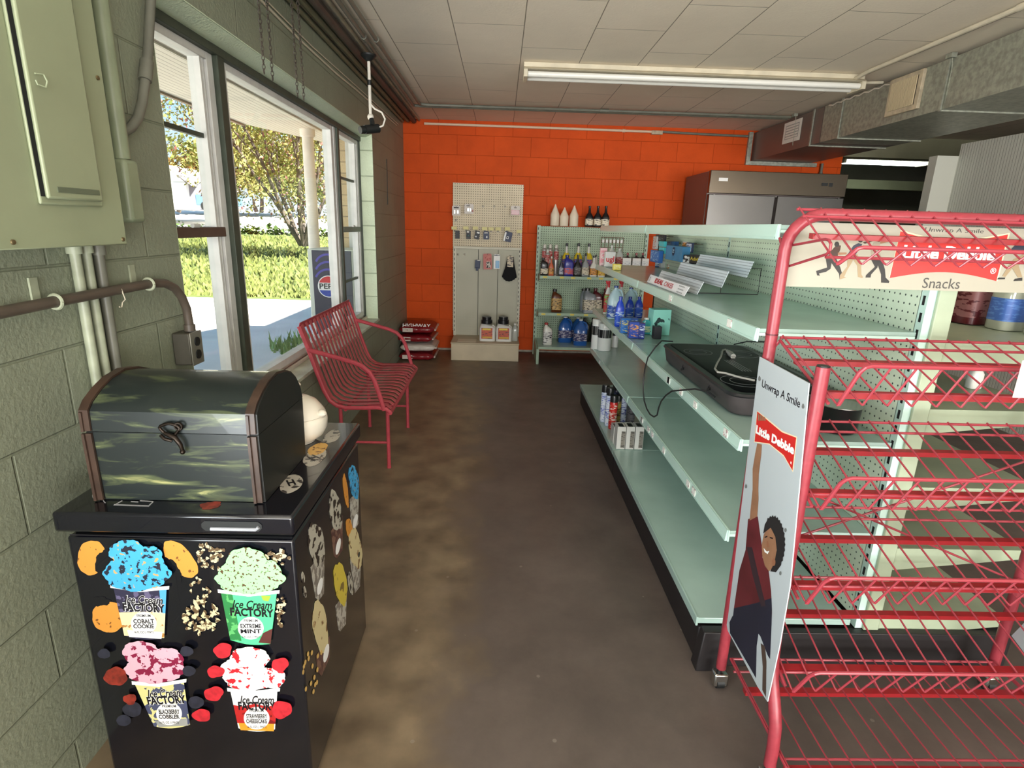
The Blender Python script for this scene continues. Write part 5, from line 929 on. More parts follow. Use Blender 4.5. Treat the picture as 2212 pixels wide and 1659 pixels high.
for x, lab in ((1745, 'dark bottle with red cap behind the white cartons, left'), (1885, 'dark bottle with red cap behind the white cartons, middle'), (1985, 'dark bottle with red cap behind the white cartons, right')):
    I(x, 340, 620, 90, 'dark_bottle', lab, 'bottle', 'quart', C_((52, 34, 36)), y=BR, cap=C_((140, 30, 40)), lab=LB((120, 60, 60), (200, 190, 180)), grp='dark bottles behind white cartons')
# brown wire basket rack standing on the shelf
wr = thing('wire_basket', 'small brown wire display basket on the upper wall shelf', 'basket', (1.22, 6.56, Z1)); BW = mat('brown_wire', (110, 74, 54), .5); g = G()
a = at(1299.5, 512, 'y', 6.56); b_ = at(1347, 512, 'y', 6.56)
for k in range(7): x = a.x+(b_.x-a.x)*k/6; g.cyl((x, 6.56, Z1), (x, 6.56, a.z), .0035, 6)
for k in range(7): z = a.z-.001-k*.055; g.cyl((a.x, 6.557, z), (b_.x, 6.557, z), .003, 6)
g.done('wire_grid', BW, wr); g = G()
for k in range(6): x = a.x+(b_.x-a.x)*(k+.5)/6; g.bx(x-.012, x+.012, 6.548, 6.553, a.z-.06, a.z-.025)
g.done('price_clips', WHP, wr, smooth=0)
# middle wall shelf
J = lambda *a, **k: item(g4, *a[:4], Z2, 4.367, *a[4:], **k)
J(315, 895, 1098, 100, 'motor_oil_bottle', 'brown motor oil bottle alone on the middle wall shelf', 'bottle', 'quart', AMB, y=6.34, cap=BLKP, lab=LB((210, 170, 100), (50, 30, 20)), lz=(.1, .62))
J(628, 885, 1105, 125, 'oil_jug', 'grey oil jug in front on the middle wall shelf', 'bottle', 'quart', C_((138, 142, 148)), y=6.33, cap=BLKP, lab=L1, lz=(.12, .55), grp='grey oil jugs')
J(592, 890, 1080, 110, 'oil_jug', 'grey oil jug behind the front one on the middle wall shelf', 'bottle', 'quart', C_((138, 142, 148)), y=6.47, cap=BLKP, grp='grey oil jugs')
J(700, 885, 1050, 96, 'oil_jug', 'maroon oil jug on the middle wall shelf, left of two', 'bottle', 'quart', C_((96, 30, 36)), y=6.48, cap=C_((96, 30, 36)), lab=L1, lz=(.12, .5), grp='maroon oil jugs')
J(800, 890, 1050, 100, 'oil_jug', 'maroon oil jug on the middle wall shelf, right of two', 'bottle', 'quart', C_((96, 30, 36)), y=6.48, cap=C_((96, 30, 36)), grp='maroon oil jugs')
# bottom wall shelf
K = lambda *a, **k: item(g4, *a[:4], Z3, 4.367, *a[4:], **k)
K(230, 1210, 1415, 85, 'small_oil_bottle', 'small white bottle with red cap at left of bottom wall shelf', 'bottle', 'quart', WHTP, y=6.20, cap=C_((170, 40, 40)), lab=LB((226, 224, 220), (50, 50, 60)), lz=(.1, .6))
BLJ = mat('blue_washer_fluid', (40, 96, 176), .15, coat=.4); LJ = LB((34, 40, 100), (214, 210, 220), 50)
for x, y0, y1, y, lab in ((395, 1150, 1385, 6.36, 'blue washer fluid gallon, left on bottom wall shelf'), (515, 1158, 1380, 6.44, 'blue washer fluid gallon behind the other two'), (540, 1178, 1430, 6.20, 'blue washer fluid gallon in front on bottom wall shelf')):
    K(x, y0, y1, 128, 'washer_fluid_jug', lab, 'bottle', 'jug', BLJ, y=y, cap=WHTP, lab=LJ, lz=(.18, .48), handle=True, D=.14, grp='blue washer fluid gallons')
for x, lab in ((590, 'dark bottle at the back of bottom wall shelf, left'), (668, 'dark bottle at the back of bottom wall shelf, right')):
    K(x, 1165, 1370, 72, 'dark_bottle', lab, 'bottle', 'quart', BLKP, y=6.42, cap=BLKP, grp='dark bottles on bottom wall shelf')
# display stand: two white spreader jugs and a clear bottle
for x, lab in ((1052, 'white ice melt jug with black lid on display stand, left'), (1088, 'white ice melt jug with black lid on display stand, right')):
    loc, H, W = place(x, 683, 742, .2, 35, 6.27); t = goods('shaker_jug', lab, 'jug', 'quart', (loc[0], 6.36, .2), H*.80, W, mat('white_jug', (222, 220, 214), .35), D=.13, grp='white ice melt jugs')
    G().loft([(H*.69, W*.56, W*.56, 1, -W*.05), (H*.70, W*.70, W*.70, 1, -W*.05), (H*.84, W*.70, W*.70, 1, -W*.05), (H*.85, W*.58, W*.58, 1, -W*.05), (H*.97, W*.58, W*.58, 1, -W*.05)], 24).done('black_lid', BLKP, t, local=True, smooth=40)
    G().bx(-W*.36, W*.32, -.0672, -.0655, .03, H*.55).done('front_label', LB((190, 80, 50), (40, 34, 34), 24), t, local=True, smooth=0); G().bx(-W*.30, W*.22, -.0682, -.0673, H*.46, H*.53).done('label_title', YEL, t, local=True, smooth=0); G().bx(-W*.3, W*.3, -.0682, -.0673, .036, .056).done('label_foot', mat('label_gold', (206, 160, 50), .5), t, local=True, smooth=0)
    G().tube([(W*.30, 0, H*.63), (W*.44, 0, H*.56), (W*.46, 0, H*.40), (W*.42, 0, H*.30)], .012, 8).done('handle', mat('white_jug', 0), t, local=True)
loc, H, W = place(1112, 700, 740, .2, 13, 6.3); goods('clear_bottle', 'clear plastic bottle at the right end of display stand', 'bottle', 'flat', (loc[0], 6.38, .2), H, W, mat('clear_grey_plastic', (176, 178, 170), .15), WHTP)
# ------------------------------------------------------------------ things hanging on the pegboard
hg = lambda x, y: (960+x/8.295, 420+y/8.295); YP = 6.698; YS = 6.655
HK = mat('steel_hook', (110, 104, 92), .4, .6)
def hookparts(t, x, z, y, L=.10):
    g = G(); g.tube([(x, y, z), (x, y-L, z), (x, y-L-.006, z+.010)], .0022, 6); g.bx(x-.012, x+.012, y-.002, y-.0005, z-.012, z+.012); return g.done('hook', HK, t)
def hook(x, y, lab, yp=YP, L=.09):
    q = at(*hg(x, y), 'y', yp); t = thing('peg_hook', lab, 'hook', (q.x, yp, q.z), grp_('empty pegboard hooks')); return hookparts(t, q.x, q.z, yp, L)
def grp_(s): return 0
def hook(x, y, lab, yp=YP, L=.09, grp='empty pegboard hooks', tagc=None):
    q = at(*hg(x, y), 'y', yp); t = thing('peg_hook', lab, 'hook', (q.x, yp, q.z), group=grp); hookparts(t, q.x, q.z, yp, L)
    if tagc: G().bx(q.x-.030, q.x+.030, yp-L-.004, yp-L-.002, q.z+.012, q.z+.046).done('price_tag', tagc, t, smooth=0)
    return t
for x, y, lab in ((690, 215, 'empty hook on upper pegboard, left of three'), (892, 215, 'empty hook on upper pegboard, middle of three'), (1092, 220, 'empty hook on upper pegboard, right of three'), (208, 460, 'empty hook under the leftmost blister pack')): hook(x, y, lab)
TG = mat('yellow_price_tag', (216, 206, 140), .5)
for x, y, lab in ((190, 650, 'first'), (395, 648, 'second'), (562, 650, 'third'), (725, 660, 'fourth'), (838, 665, 'fifth, empty'), (962, 665, 'sixth, empty'), (1125, 665, 'seventh'), (1335, 710, 'eighth, empty, slightly lower')):
    hook(x, y, 'hook with yellow price tag in the pegboard row, %s from left' % lab, L=.11, grp='hooks with yellow price tags', tagc=TG)
for x, y, lab in ((240, 1078, 'small empty hook on the display stand, left'), (360, 1078, 'small empty hook on the display stand, right')): hook(x, y, lab, yp=YS, L=.03, grp='small hooks on the display stand')
def pack(name, label, x0, y0, x1, y1, card, blob_=None, yp=YP, off=.09, bc=None, rot=0, hookit=True, round_=False, cat='package'):
    a = at(*hg(x0, y0), 'y', yp-off); c = at(*hg(x1, y1), 'y', yp-off); cx, cz = (a.x+c.x)/2, (a.z+c.z)/2; w_, h = abs(c.x-a.x), abs(a.z-c.z); y = yp-off
    t = thing(name, label, cat, (cx, y, cz)); fr2 = frame((cx, y, cz), (math.cos(rot), 0, math.sin(rot)), (-math.sin(rot), 0, math.cos(rot)))
    k = [(-w_/2, -h/2), (w_/2, -h/2), (w_/2, h/2-.01), (w_/2-.01, h/2), (-w_/2+.01, h/2), (-w_/2, h/2-.01)]
    G().prism(k, fr2, -.002).done('card', card, t, smooth=0)
    if blob_:
        for (bx_, bz_, bw, bh, m) in blob_: g = G(); g.T = fr2; g.bx(bx_*w_-bw*w_/2, bx_*w_+bw*w_/2, bz_*h-bh*h/2, bz_*h+bh*h/2, .0004, .012 if bw < .7 else .004); g.done('blister', m, t, bevel=.003)
    if hookit: hookparts(t, cx, a.z-.012, yp, off+.012)
    return t
WCD, BCD, NCD = mat('white_card', (214, 206, 198), .5), mat('black_card', (34, 34, 40), .5), mat('navy_card', (40, 52, 84), .5)
CHR = mat('chrome', 0)
pack('blister_pack', 'white blister pack with small metal parts, far left of pegboard', 140, 195, 285, 380, WCD, [(0, .28, .6, .12, BCD), (-.2, -.15, .22, .4, CHR), (.2, -.15, .22, .4, CHR)])
pack('blister_pack', 'white blister pack with two chrome fittings on upper pegboard', 360, 165, 522, 350, WCD, [(-.1, -.1, .2, .35, CHR), (.14, -.1, .2, .35, CHR), (-.1, .3, .4, .06, BCD), (.4, -.2, .14, .2, C_((150, 60, 40)))])
pack('blister_pack', 'white card with red round part at right of upper pegboard', 1192, 200, 1350, 375, WCD, [(0, -.2, .9, .5, C_((140, 34, 34))), (0, .28, .3, .08, BCD)])
pack('blister_pack', 'dark small package on tagged pegboard row, first from left', 195, 645, 272, 795, BCD, None, off=.10)
pack('blister_pack', 'black package with white top on tagged pegboard row, second', 392, 645, 470, 800, BCD, [(-.1, .34, .5, .2, WHP), (0, -.1, .6, .2, mat('dark_teal_card', (50, 80, 84), .5))], off=.10)
pack('blister_pack', 'tilted dark package with round part on tagged pegboard row, third', 545, 650, 630, 805, BCD, [(.1, .3, .6, .2, WHP), (-.2, -.2, .5, .25, BLKP)], off=.10, rot=-.2)
pack('blister_pack', 'navy and white package on tagged pegboard row, fourth', 700, 658, 802, 808, NCD, [(-.05, .3, .6, .12, WHP), (.1, -.2, .3, .3, GRYP)], off=.10)
pack('blister_pack', 'tilted navy package with white ring beside a white card', 1070, 665, 1205, 850, NCD, [(-.38, -.05, .24, .9, WHP), (-.02, -.1, .4, .34, BLKP), (-.02, -.1, .22, .18, WHP)], off=.10, rot=-.2)
pack('folded_umbrella', 'folded dark blue item hanging on the display stand', 548, 1170, 640, 1330, NCD, [(0, 0, .8, .9, NCD), (-.0, -.55, .5, .4, NCD), (.1, .45, .6, .12, WHP)], yp=YS, off=.08, rot=-.06, cat='package')
pack('glove_pack', 'pink and white patterned gloves hanging on the display stand', 700, 1060, 845, 1345, mat('pink_card', (196, 110, 104), .5), [(.1, -.2, .5, .4, mat('bw_pattern', (226, 220, 210), .6, blot=(60, (40, 36, 36), .48))), (0, .25, .7, .3, mat('pink_pattern', (206, 130, 120), .6, blot=(50, (170, 60, 60), .45)))], yp=YS, off=.08, rot=.05)
pack('air_freshener_pack', 'white and blue package hanging beside the pink gloves', 885, 1068, 992, 1335, WHP, [(0, .42, .9, .08, BLKP), (.1, -.2, .6, .5, C_((90, 160, 206)))], yp=YS, off=.08)
gp = thing('black_gloves', 'black knit gloves hanging at right of the display stand', 'gloves', (.15, 6.57, .8)); a = at(*hg(1180, 1085), 'y', 6.57); pts = [(1130, 1115), (1240, 1115), (1250, 1230), (1270, 1340), (1295, 1470), (1290, 1500), (1262, 1500), (1255, 1530), (1228, 1525), (1215, 1550), (1180, 1548), (1160, 1565), (1130, 1545), (1095, 1550), (1085, 1525), (1060, 1520), (1052, 1490), (1028, 1478), (1050, 1410), (1085, 1320), (1108, 1220)]
fr2 = frame((0, 6.575, 0), (1, 0, 0), (0, 0, 1)); G().prism([ploc(fr2, *hg(*p)) for p in pts], fr2, .03).done('knit', mat('black_knit', (22, 22, 24), .95, bump=(80, .6)), gp, bevel=.008, seg=3)
q0, q1 = ploc(fr2, *hg(1128, 1105)), ploc(fr2, *hg(1230, 1300)); G().bx(q0[0], q1[0], 6.538, 6.5445, q1[1], q0[1]).done('header_card', LB((206, 190, 160), (60, 50, 50), 40), gp, smooth=0); hookparts(gp, (q0[0]+q1[0])/2, q0[1]-.005, YS, .12)
# ================================================================== goods on the long shelving
WB_ = mat('white_canister', (222, 222, 218), .35)
def bands(t, H, W, D): G().loft([(H*.48, W*1.003, W*1.003, 1), (H*.78, W*1.003, W*1.003, 1)], 28).done('black_band', BLKP, t, local=True, smooth=50)
item(g4, 770, 1215, 1480, 130, .502, 4.367, 'wipes_canister', 'white canister with black band nearest the end of second shelf', 'canister', 'jar', WB_, cap=WHTP, extra=bands, grp='white canisters with black bands')
item(g4, 692, 1175, 1440, 92, .502, 4.367, 'wipes_canister', 'white canister with black band behind the nearer one on second shelf', 'canister', 'jar', WB_, cap=WHTP, extra=bands, grp='white canisters with black bands', y=4.55)
item(g4, 868, 1310, 1445, 60, .502, 4.367, 'small_canister', 'small white box canister with dark top right of the banded canisters', 'canister', 'jar', WB_, cap=BLKP)
ZF = .824
item(g4, 795, 815, 1130, 72, ZF, 4.367, 'spray_bottle', 'red trigger spray bottle with green label, left on third shelf', 'bottle', 'spray', WHTP, cap=C_((190, 30, 40)), lab=LB((190, 50, 50), (110, 190, 90), 40), lz=(.05, .6), grp='red trigger spray bottles')
item(g4, 920, 815, 1100, 70, ZF, 4.367, 'spray_bottle', 'red trigger spray bottle behind the pale blue gallon', 'bottle', 'spray', WHTP, cap=C_((190, 30, 40)), y=4.5, grp='red trigger spray bottles')
PBL = mat('pale_blue_jug', (186, 212, 220), .25); LBB = LB((44, 84, 170), (200, 214, 230), 50)
item(g4, 868, 862, 1180, 138, ZF, 4.367, 'cleaner_jug', 'pale blue gallon with blue cap, front one on third shelf', 'bottle', 'jug', PBL, cap=C_((30, 60, 130)), lab=LBB, handle=True, D=.10, grp='pale blue gallons', lz=(.05, .42))
item(g4, 1010, 878, 1150, 125, ZF, 4.367, 'cleaner_jug', 'pale blue gallon with blue cap, farther right on third shelf', 'bottle', 'jug', PBL, cap=C_((30, 60, 130)), handle=True, D=.10, y=4.32, grp='pale blue gallons')
CBL = C_((34, 70, 196))
for x, y0, y1, w_, lab in ((908, 962, 1250, 84, 'bright blue bottle in front of the pale blue gallon'), (1003, 965, 1170, 76, 'bright blue bottle, middle of three on third shelf'), (1090, 965, 1168, 76, 'bright blue bottle, right of three on third shelf')):
    item(g4, x, y0, y1, w_, ZF, 4.367, 'bleach_bottle', lab, 'bottle', 'flat', CBL, cap=C_((24, 50, 150)), lab=LB((40, 90, 210), (190, 210, 236), 40), lz=(.08, .5), D=None, grp='bright blue bottles')
for x, y0, y1, w_, c1, c2, lab in ((962, 1165, 1310, 88, (40, 110, 190), (230, 214, 120), 'blue and teal carton, left of the small cartons on third shelf'), (1042, 1200, 1360, 92, (28, 66, 160), (214, 150, 80), 'blue carton with yellow picture, in front on third shelf'), (1115, 1215, 1365, 56, (30, 50, 130), (200, 210, 230), 'narrow dark blue carton right of the front carton'), (1040, 1165, 1260, 80, (40, 90, 180), (200, 220, 230), 'blue carton behind the front cartons on third shelf')):
    carton('dryer_sheet_box', lab, g4, x, y0, y1, w_, ZF, 4.367, C_(c1), D=.045, lab=LB(c1, c2, 60), grp='small blue cartons on third shelf', y=3.62 if y1 == 1260 else None)
TEAL = mat('teal_clear_bottle', (70, 170, 170), .15); item(g4, 1165, 1165, 1325, 110, ZF, 4.367, 'teal_bottle', 'translucent teal flat bottle behind the blue cartons', 'bottle', 'flat', TEAL, cap=WHTP, D=.03, lab=LB((190, 210, 170), (80, 150, 150), 50))
MNB = mat('mint_carton', (150, 220, 204), .4); r5 = lambda x, y: (1240+x/4.809, 470+y/4.809)
t = carton('trash_bag_box', 'mint green open topped carton with black print against the panel', r5, 890, 950, 1225, 190, ZF, 4.809, MNB, D=.09, rz=.12, lab=mat('mint_print', (150, 220, 204), .4, blot=(14, (40, 60, 60), .38)))
carton('small_black_box', 'small black carton in front of the mint carton', r5, 870, 1130, 1215, 80, ZF, 4.809, BCD, D=.05, y=3.36)
# fourth shelf, far end and hanging group
ZQ = 1.180
carton('medicine_box', 'tall pink and white carton at the far end of fourth shelf', g4, 752, 505, 690, 62, ZQ, 4.367, mat('pink_white_carton', (236, 196, 200), .4), D=.04, lab=LB((236, 150, 160), (244, 236, 234), 60), y=4.50)
carton('medicine_box', 'white carton with red lettering at the far end of fourth shelf', g4, 815, 540, 710, 95, ZQ, 4.367, WBX, D=.05, txt='ugl', tc=C_((200, 30, 40)), y=4.36)
for x, y0, w_, lab in ((830, 480, 55, 'white squeeze bottle standing behind the red lettered carton'), (905, 510, 70, 'white bottle right behind the red lettered carton')): item(g4, x, y0, 690, w_, ZQ, 4.367, 'lotion_bottle', lab, 'bottle', 'flat', WHTP, cap=WHTP, lab=L3, y=4.56, grp='white bottles at the far end of fourth shelf')
carton('candy_box', 'small yellow and white carton on fourth shelf far end', g4, 888, 655, 722, 74, ZQ, 4.367, C_((230, 210, 60)), D=.05, lab=LB((236, 226, 150), (226, 196, 40), 60), y=4.02)
XP = 1.258
def hang(name, label, x0, y0, x1, y1, X, D, m, cat='package', lab=None, rod=True, txt=None, tc=None, extra=None):
    a = at(*v8(x0, y0), 'x', X); c = at(*v8(x1, y1), 'x', X); ya, yb = min(a.y, c.y), max(a.y, c.y); zt, zb = max(a.z, c.z), min(a.z, c.z); zb = max(zb, ZQ+.001)
    t = thing(name, label, cat, (X, (ya+yb)/2, zb)); G().bx(X, X+D, ya, yb, zb, zt).done('package', m, t, bevel=.001)
    if lab: G().bx(X-.0008, X-.0001, ya+.08*(yb-ya), yb-.08*(yb-ya), zb+.1*(zt-zb), zt-.1*(zt-zb)).done('front_print', lab, t, smooth=0)
    if txt: G().use(tc).text(txt, (zt-zb)*.6, frame((X-.0015, (ya+yb)/2, (zt+zb)/2), (0, -1, 0), (0, 0, 1)), .0002, w=(yb-ya)*.8, off=.03).done('lettering', parent=t, smooth=0)
    if rod and X+D < XP-.02: G().cyl((X+D, (ya+yb)/2, zt-.01), (XP, (ya+yb)/2, zt-.01), .0025, 6).done('hook', HK, t)
    if extra: extra(t, X, ya, yb, zb, zt)
    return t
def dial(t, X, ya, yb, zb, zt):
    fr3 = frame((X-.001, (ya+yb)/2, (zt+zb)/2+.012), (0, -1, 0), (0, 0, 1)); g = G().use(NCD); disc(g, 0, 0, .028, 0, 360, fr3, .0006); g.use(mat('print_pale_blue', (170, 196, 214), .5)); g.T = fr3; g.bx(-.018, .018, .004, .012, .0008, .0012); g.bx(-.02, .014, -.008, -.002, .0008, .0012); g.done('round_emblem', parent=t, smooth=0)
SKB = mat('sky_blue_box', (70, 140, 186), .4, var=(12, .8))
hang('blue_display_box', 'blue display box with round dark emblem on the fourth shelf', 470, 390, 722, 682, 1.12, .05, SKB, cat='box', extra=dial, rod=False)
hang('cyan_package', 'cyan package left of the blue display box, upper', 345, 320, 425, 420, 1.14, .02, C_((80, 206, 214)))
hang('cyan_package', 'cyan package left of the blue display box, lower', 345, 425, 425, 540, 1.14, .02, C_((80, 206, 214)))
hang('black_package', 'black package hanging highest at the left of the group', 290, 212, 430, 330, 1.16, .015, BCD, lab=LB((40, 44, 48), (120, 130, 130), 50))
hang('white_strip_pack', 'white and red narrow hanging package at the far left of the group', 250, 240, 292, 460, 1.15, .015, WBX, lab=LB((226, 220, 216), (190, 70, 60), 60))
hang('blue_package', 'blue package at the left edge of the fourth shelf group', 205, 470, 330, 700, 1.10, .03, C_((50, 110, 190)), lab=LB((60, 120, 200), (170, 200, 226), 50), rod=False, cat='box')
for k, x in enumerate((462, 520, 580)): hang('blue_cap_bottle', 'small dark blue bottle above the blue display box, %s' % ('left', 'middle', 'right')[k], x-24, 325, x+26, 400, 1.20, .03, C_((36, 90, 150)), cat='bottle', rod=True)
hang('lighter_card', 'orange and white card of lighters hanging right of the blue box', 745, 325, 810, 530, 1.18, .01, WBX, lab=LB((230, 150, 60), (40, 40, 60), 60))
hang('oval_pack', 'navy and white oval package hanging over the black cartons', 810, 345, 895, 520, 1.17, .012, NCD, lab=LB((214, 214, 226), (60, 60, 110), 50))
hang('black_white_box', 'black and white lighter carton left of the black yellow lettered box', 712, 545, 868, 715, 1.13, .04, BCD, cat='box', lab=LB((236, 236, 236), (24, 24, 26), 24), rod=False)
hang('black_medicine_box', 'black carton with yellow Advil lettering on fourth shelf', 872, 548, 1040, 716, 1.12, .04, BCD, cat='box', txt='Advil', tc=YEL, rod=False)
loc = at(*v8(1045, 722), 'x', 1.08); goods('grey_bottle', 'white capped grey bottle beside the yellow lettered carton', 'bottle', 'flat', (1.06, loc.y, ZQ), .10, .07, mat('grey_white_plastic', (196, 206, 200), .4), WHTP, D=.05, rz=PI/2)
item(v8, 335, 560, 770, 100, ZQ, 7.9, 'drink_can', 'blue and silver can below the cyan packages', 'can', 'can', C_((90, 120, 160)), lab=LB((200, 210, 220), (60, 70, 90), 50), y=None, H=.11)
carton('white_tray', 'small white folded card tray on the fourth shelf', v8, 420, 665, 780, 100, ZQ, 7.9, WBX, D=.05, H=.05)
carton('amber_jar_box', 'small orange and white carton beside the grey clip on fourth shelf', v8, 540, 730, 800, 90, ZQ, 7.9, LB((232, 226, 214), (214, 140, 60), 50), D=.04, H=.035)
# stepped perforated rack with handwritten sign
PERF = peg_mat('perforated_white_metal', 'yz', (232, 236, 242), (110, 116, 124), pitch=.0125, r=.22)
sr = thing('stepped_display', 'three tier white perforated metal display on the mint shelf', 'display rack', (1.0, 2.88, ZQ))
for X, y0, y1, zb, zt in ((.90, 2.53, 3.21, 1.168, 1.240), (1.01, 2.54, 3.23, 1.216, 1.288), (1.12, 2.55, 3.25, 1.262, 1.333)):
    zb = max(zb, ZQ+.003); G().hexa([(X-.024, y0, zb), (X-.0215, y0, zb), (X-.0215, y1, zb), (X-.024, y1, zb)], [(X, y0, zt), (X+.0025, y0, zt), (X+.0025, y1, zt), (X, y1, zt)]).done('perforated_step', PERF, sr, smooth=0)
g = G(); bk = mat('black_wire', (30, 30, 30), .5)
for y in (2.62, 3.16):
    g = G(); g.tube([(.86, y, ZQ+.002), (1.19, y, ZQ+.002), (1.19, y, 1.30), (1.123, y, 1.30)], .0025, 6); g.tube([(.905, y, ZQ+.002), (.905, y, 1.23)], .002, 6); g.tube([(1.016, y, ZQ+.002), (1.016, y, 1.28)], .002, 6); g.done('wire_leg', bk, sr)
sg = thing('handwritten_sign', 'white strip sign reading IDEAL CAKES at the shelf edge', 'sign', (.82, 2.8, ZQ))
G().hexa([(.802, 2.475, ZQ+.001), (.804, 2.475, ZQ+.001), (.804, 3.13, ZQ+.001), (.802, 3.13, ZQ+.001)], [(.818, 2.465, 1.222), (.820, 2.465, 1.222), (.820, 3.125, 1.222), (.818, 3.125, 1.222)]).done('strip', mat('sign_white', (232, 230, 232), .5), sg, smooth=0)
frs = frame((.8085, 2.86, 1.2015), (0, -1, 0), (.38, 0, 1)); g = G().use(mat('marker_red', (180, 50, 54), .6)); g.text('IDEAL', .034, frs @ Matrix.Translation((-.055, 0, .0012)), .0004, w=.15, off=.02); g.text('CAKES', .034, frs @ Matrix.Translation((.115, 0, .0012)), .0004, w=.14, off=-.005); g.done('lettering', parent=sg, smooth=0)
g = G().use(mat('print_grey', 0)); 
for i in range(6):
    for j in range(3): disc(g, .275+i*.014, -.014+j*.014, .003, 0, 360, frs @ Matrix.Translation((0, 0, .0012)), .0004, 8)
disc(g, -.235, 0, .012, 0, 360, frs @ Matrix.Translation((0, 0, .0012)), .0004, 14, inner=.009)
g.done('perforations', parent=sg, smooth=0)
G().lathe([(.03, 0), (.032, .012), (.028, .016)], (1.10, 3.36, ZQ+.001), 24).done('ring_holder', BLKP) if False else None
# cooktop in its tray on the third shelf
ck = thing('cooktop', 'black glass electric cooktop in a grey tray on the mint shelf', 'cooktop', (1.03, 2.35, ZF)); XA_, XB_, YA_, YB_ = .815, 1.235, 1.88, 2.80
TR_ = mat('grey_black_tray', (66, 60, 60), .6, var=(14, .75)); GLS = mat('black_glass', (9, 9, 11), .4, spec=.08); RM = mat('satin_black_rim', (34, 34, 36), .3)
def rr(x0, x1, y0, y1, r, z): return [(x, y, z) for x, y in [(cx+r*math.cos(a), cy+r*math.sin(a)) for cx, cy, a0 in ((x1-r, y1-r, 0), (x0+r, y1-r, PI/2), (x0+r, y0+r, PI), (x1-r, y0+r, 1.5*PI)) for a in [a0+PI/2*k/6 for k in range(7)]]]
G().rings([rr(XA_+.03, XB_-.03, YA_+.03, YB_-.03, .05, ZF+.001), rr(XA_+.018, XB_-.018, YA_+.018, YB_-.018, .055, ZF+.01), rr(XA_+.006, XB_-.006, YA_+.006, YB_-.006, .06, ZF+.072)]).done('tray', TR_, ck, smooth=50)
G().rings([rr(XA_+.004, XB_-.004, YA_+.004, YB_-.004, .06, ZF+.0725), rr(XA_, XB_, YA_, YB_, .06, ZF+.078), rr(XA_+.004, XB_-.004, YA_+.004, YB_-.004, .06, ZF+.086), rr(XA_+.02, XB_-.02, YA_+.02, YB_-.02, .05, ZF+.087)]).done('rim', RM, ck, smooth=50)
g = G().rings([rr(XA_+.03, XB_-.03, YA_+.03, YB_-.03, .04, ZF+.0872), rr(XA_+.032, XB_-.032, YA_+.032, YB_-.032, .04, ZF+.089)]); gp_ = g.done('glass', GLS, ck, smooth=50)
g = G().use(mat('faint_ring_line', (116, 116, 120), .3)); ft = frame((0, 0, ZF+.0891), (1, 0, 0), (0, 1, 0))
for cx, cy, r_ in ((.93, 2.06, .085), (1.12, 2.06, .065), (.93, 2.58, .065), (1.12, 2.56, .085)): disc(g, cx, cy, r_, 0, 360, ft, .0004, 40, inner=r_-.003); disc(g, cx, cy, r_*.6, 0, 360, ft, .0004, 40, inner=r_*.6-.002)
for k in range(4): g.bx(.99+k*.012, .994+k*.012, 2.22, 2.42, ZF+.0891, ZF+.0896)
g.done('burner_rings', parent=gp_, smooth=0)
g = G()
for y in (2.12, 2.45): g.tube([(.826, y, ZF+.06), (.822, y+.004, ZF+.045), (.826, y-.008, ZF+.038), (.820, y+.008, ZF+.03)], .003, 6); g.tube([(.824, y-.014, ZF+.046), (.818, y, ZF+.04), (.822, y+.012, ZF+.034)], .0022, 6)
g.done('twist_tie', bk, ck)
crd = thing('power_cord', 'grey three prong plug and cord lying on the cooktop', 'cord', (1.05, 2.3, ZF+.09)); zc = ZF+.0935
P_ = [at(*t4(x, y), 'z', zc) for x, y in ((1700, 505), (1560, 475), (1440, 440), (1370, 430), (1345, 400), (1365, 350), (1400, 290), (1415, 235), (1440, 228))]
G().tube([tuple(p) for p in P_], .0042, 8).done('cable', mat('grey_cable', (170, 166, 156), .5), crd)
p = at(*t4(1455, 240), 'z', zc+.004); q = at(*t4(1510, 290), 'z', zc+.004); G().tube([tuple(p), tuple(p+(q-p)*.5), tuple(q)], [.007, .013, .012], 8).done('plug', mat('grey_cable', 0), crd)
q2 = at(*t4(1530, 310), 'z', zc+.004); dn = (q-p).normalized(); sd = Vector((-dn.y, dn.x, 0)); g = G()
for s in (-.006, .006): g.tube([tuple(q+sd*s), tuple(q+sd*s+dn*.018)], .0018, 6)
g.done('prongs', CHR, crd)
P_ = [(.88, 2.815, .915), (.82, 2.80, .92), (.775, 2.74, .90)]+[tuple(at(*t4(x, y), 'x', .745)) for x, y in ((745, 300), (718, 400), (705, 500), (703, 600), (712, 690), (735, 760), (765, 810), (800, 832), (828, 815), (842, 750), (865, 690), (905, 640), (960, 600))]+[(.752, 2.18, .84), (.77, 2.12, .862), (.80, 2.06, .868), (.812, 2.02, .86)]
G().tube(P_, .0036, 8).done('power_cable', bk, ck)
tag(G().tube([(1.20, 2.83, .905), (1.24, 2.78, .93), (1.25, 2.60, .965)], .003, 6).done('stray_cable', bk), 'short black cable sticking up behind the cooktop', 'cord')
carton('beige_box', 'beige open carton piece behind the rack post beside the cooktop', lambda x, y: (x, y), 1668, 765, 800, 42, ZF, 1, mat('beige_card', (190, 184, 160), .6), D=.08, y=2.9, H=.05)
loc = at(1800, 905, 'z', ZF); ct = thing('black_pot', 'black round pot behind the rack post on the third shelf', 'pot', (1.17, 1.86, ZF)); G().lathe([(0, .001), (.060, .001), (.064, .01), (.068, .085), (.070, .088), (.064, .088), (.060, .02), (0, .018)], (1.14, 1.79, ZF), 30).done('bowl', mat('black_plastic_pot', (20, 20, 22), .3), ct, smooth=50); G().lathe([(.069, .0885), (.0715, .0885), (.0715, .091), (.069, .091)], (1.14, 1.79, ZF), 30).done('chrome_rim', CHR, ct)
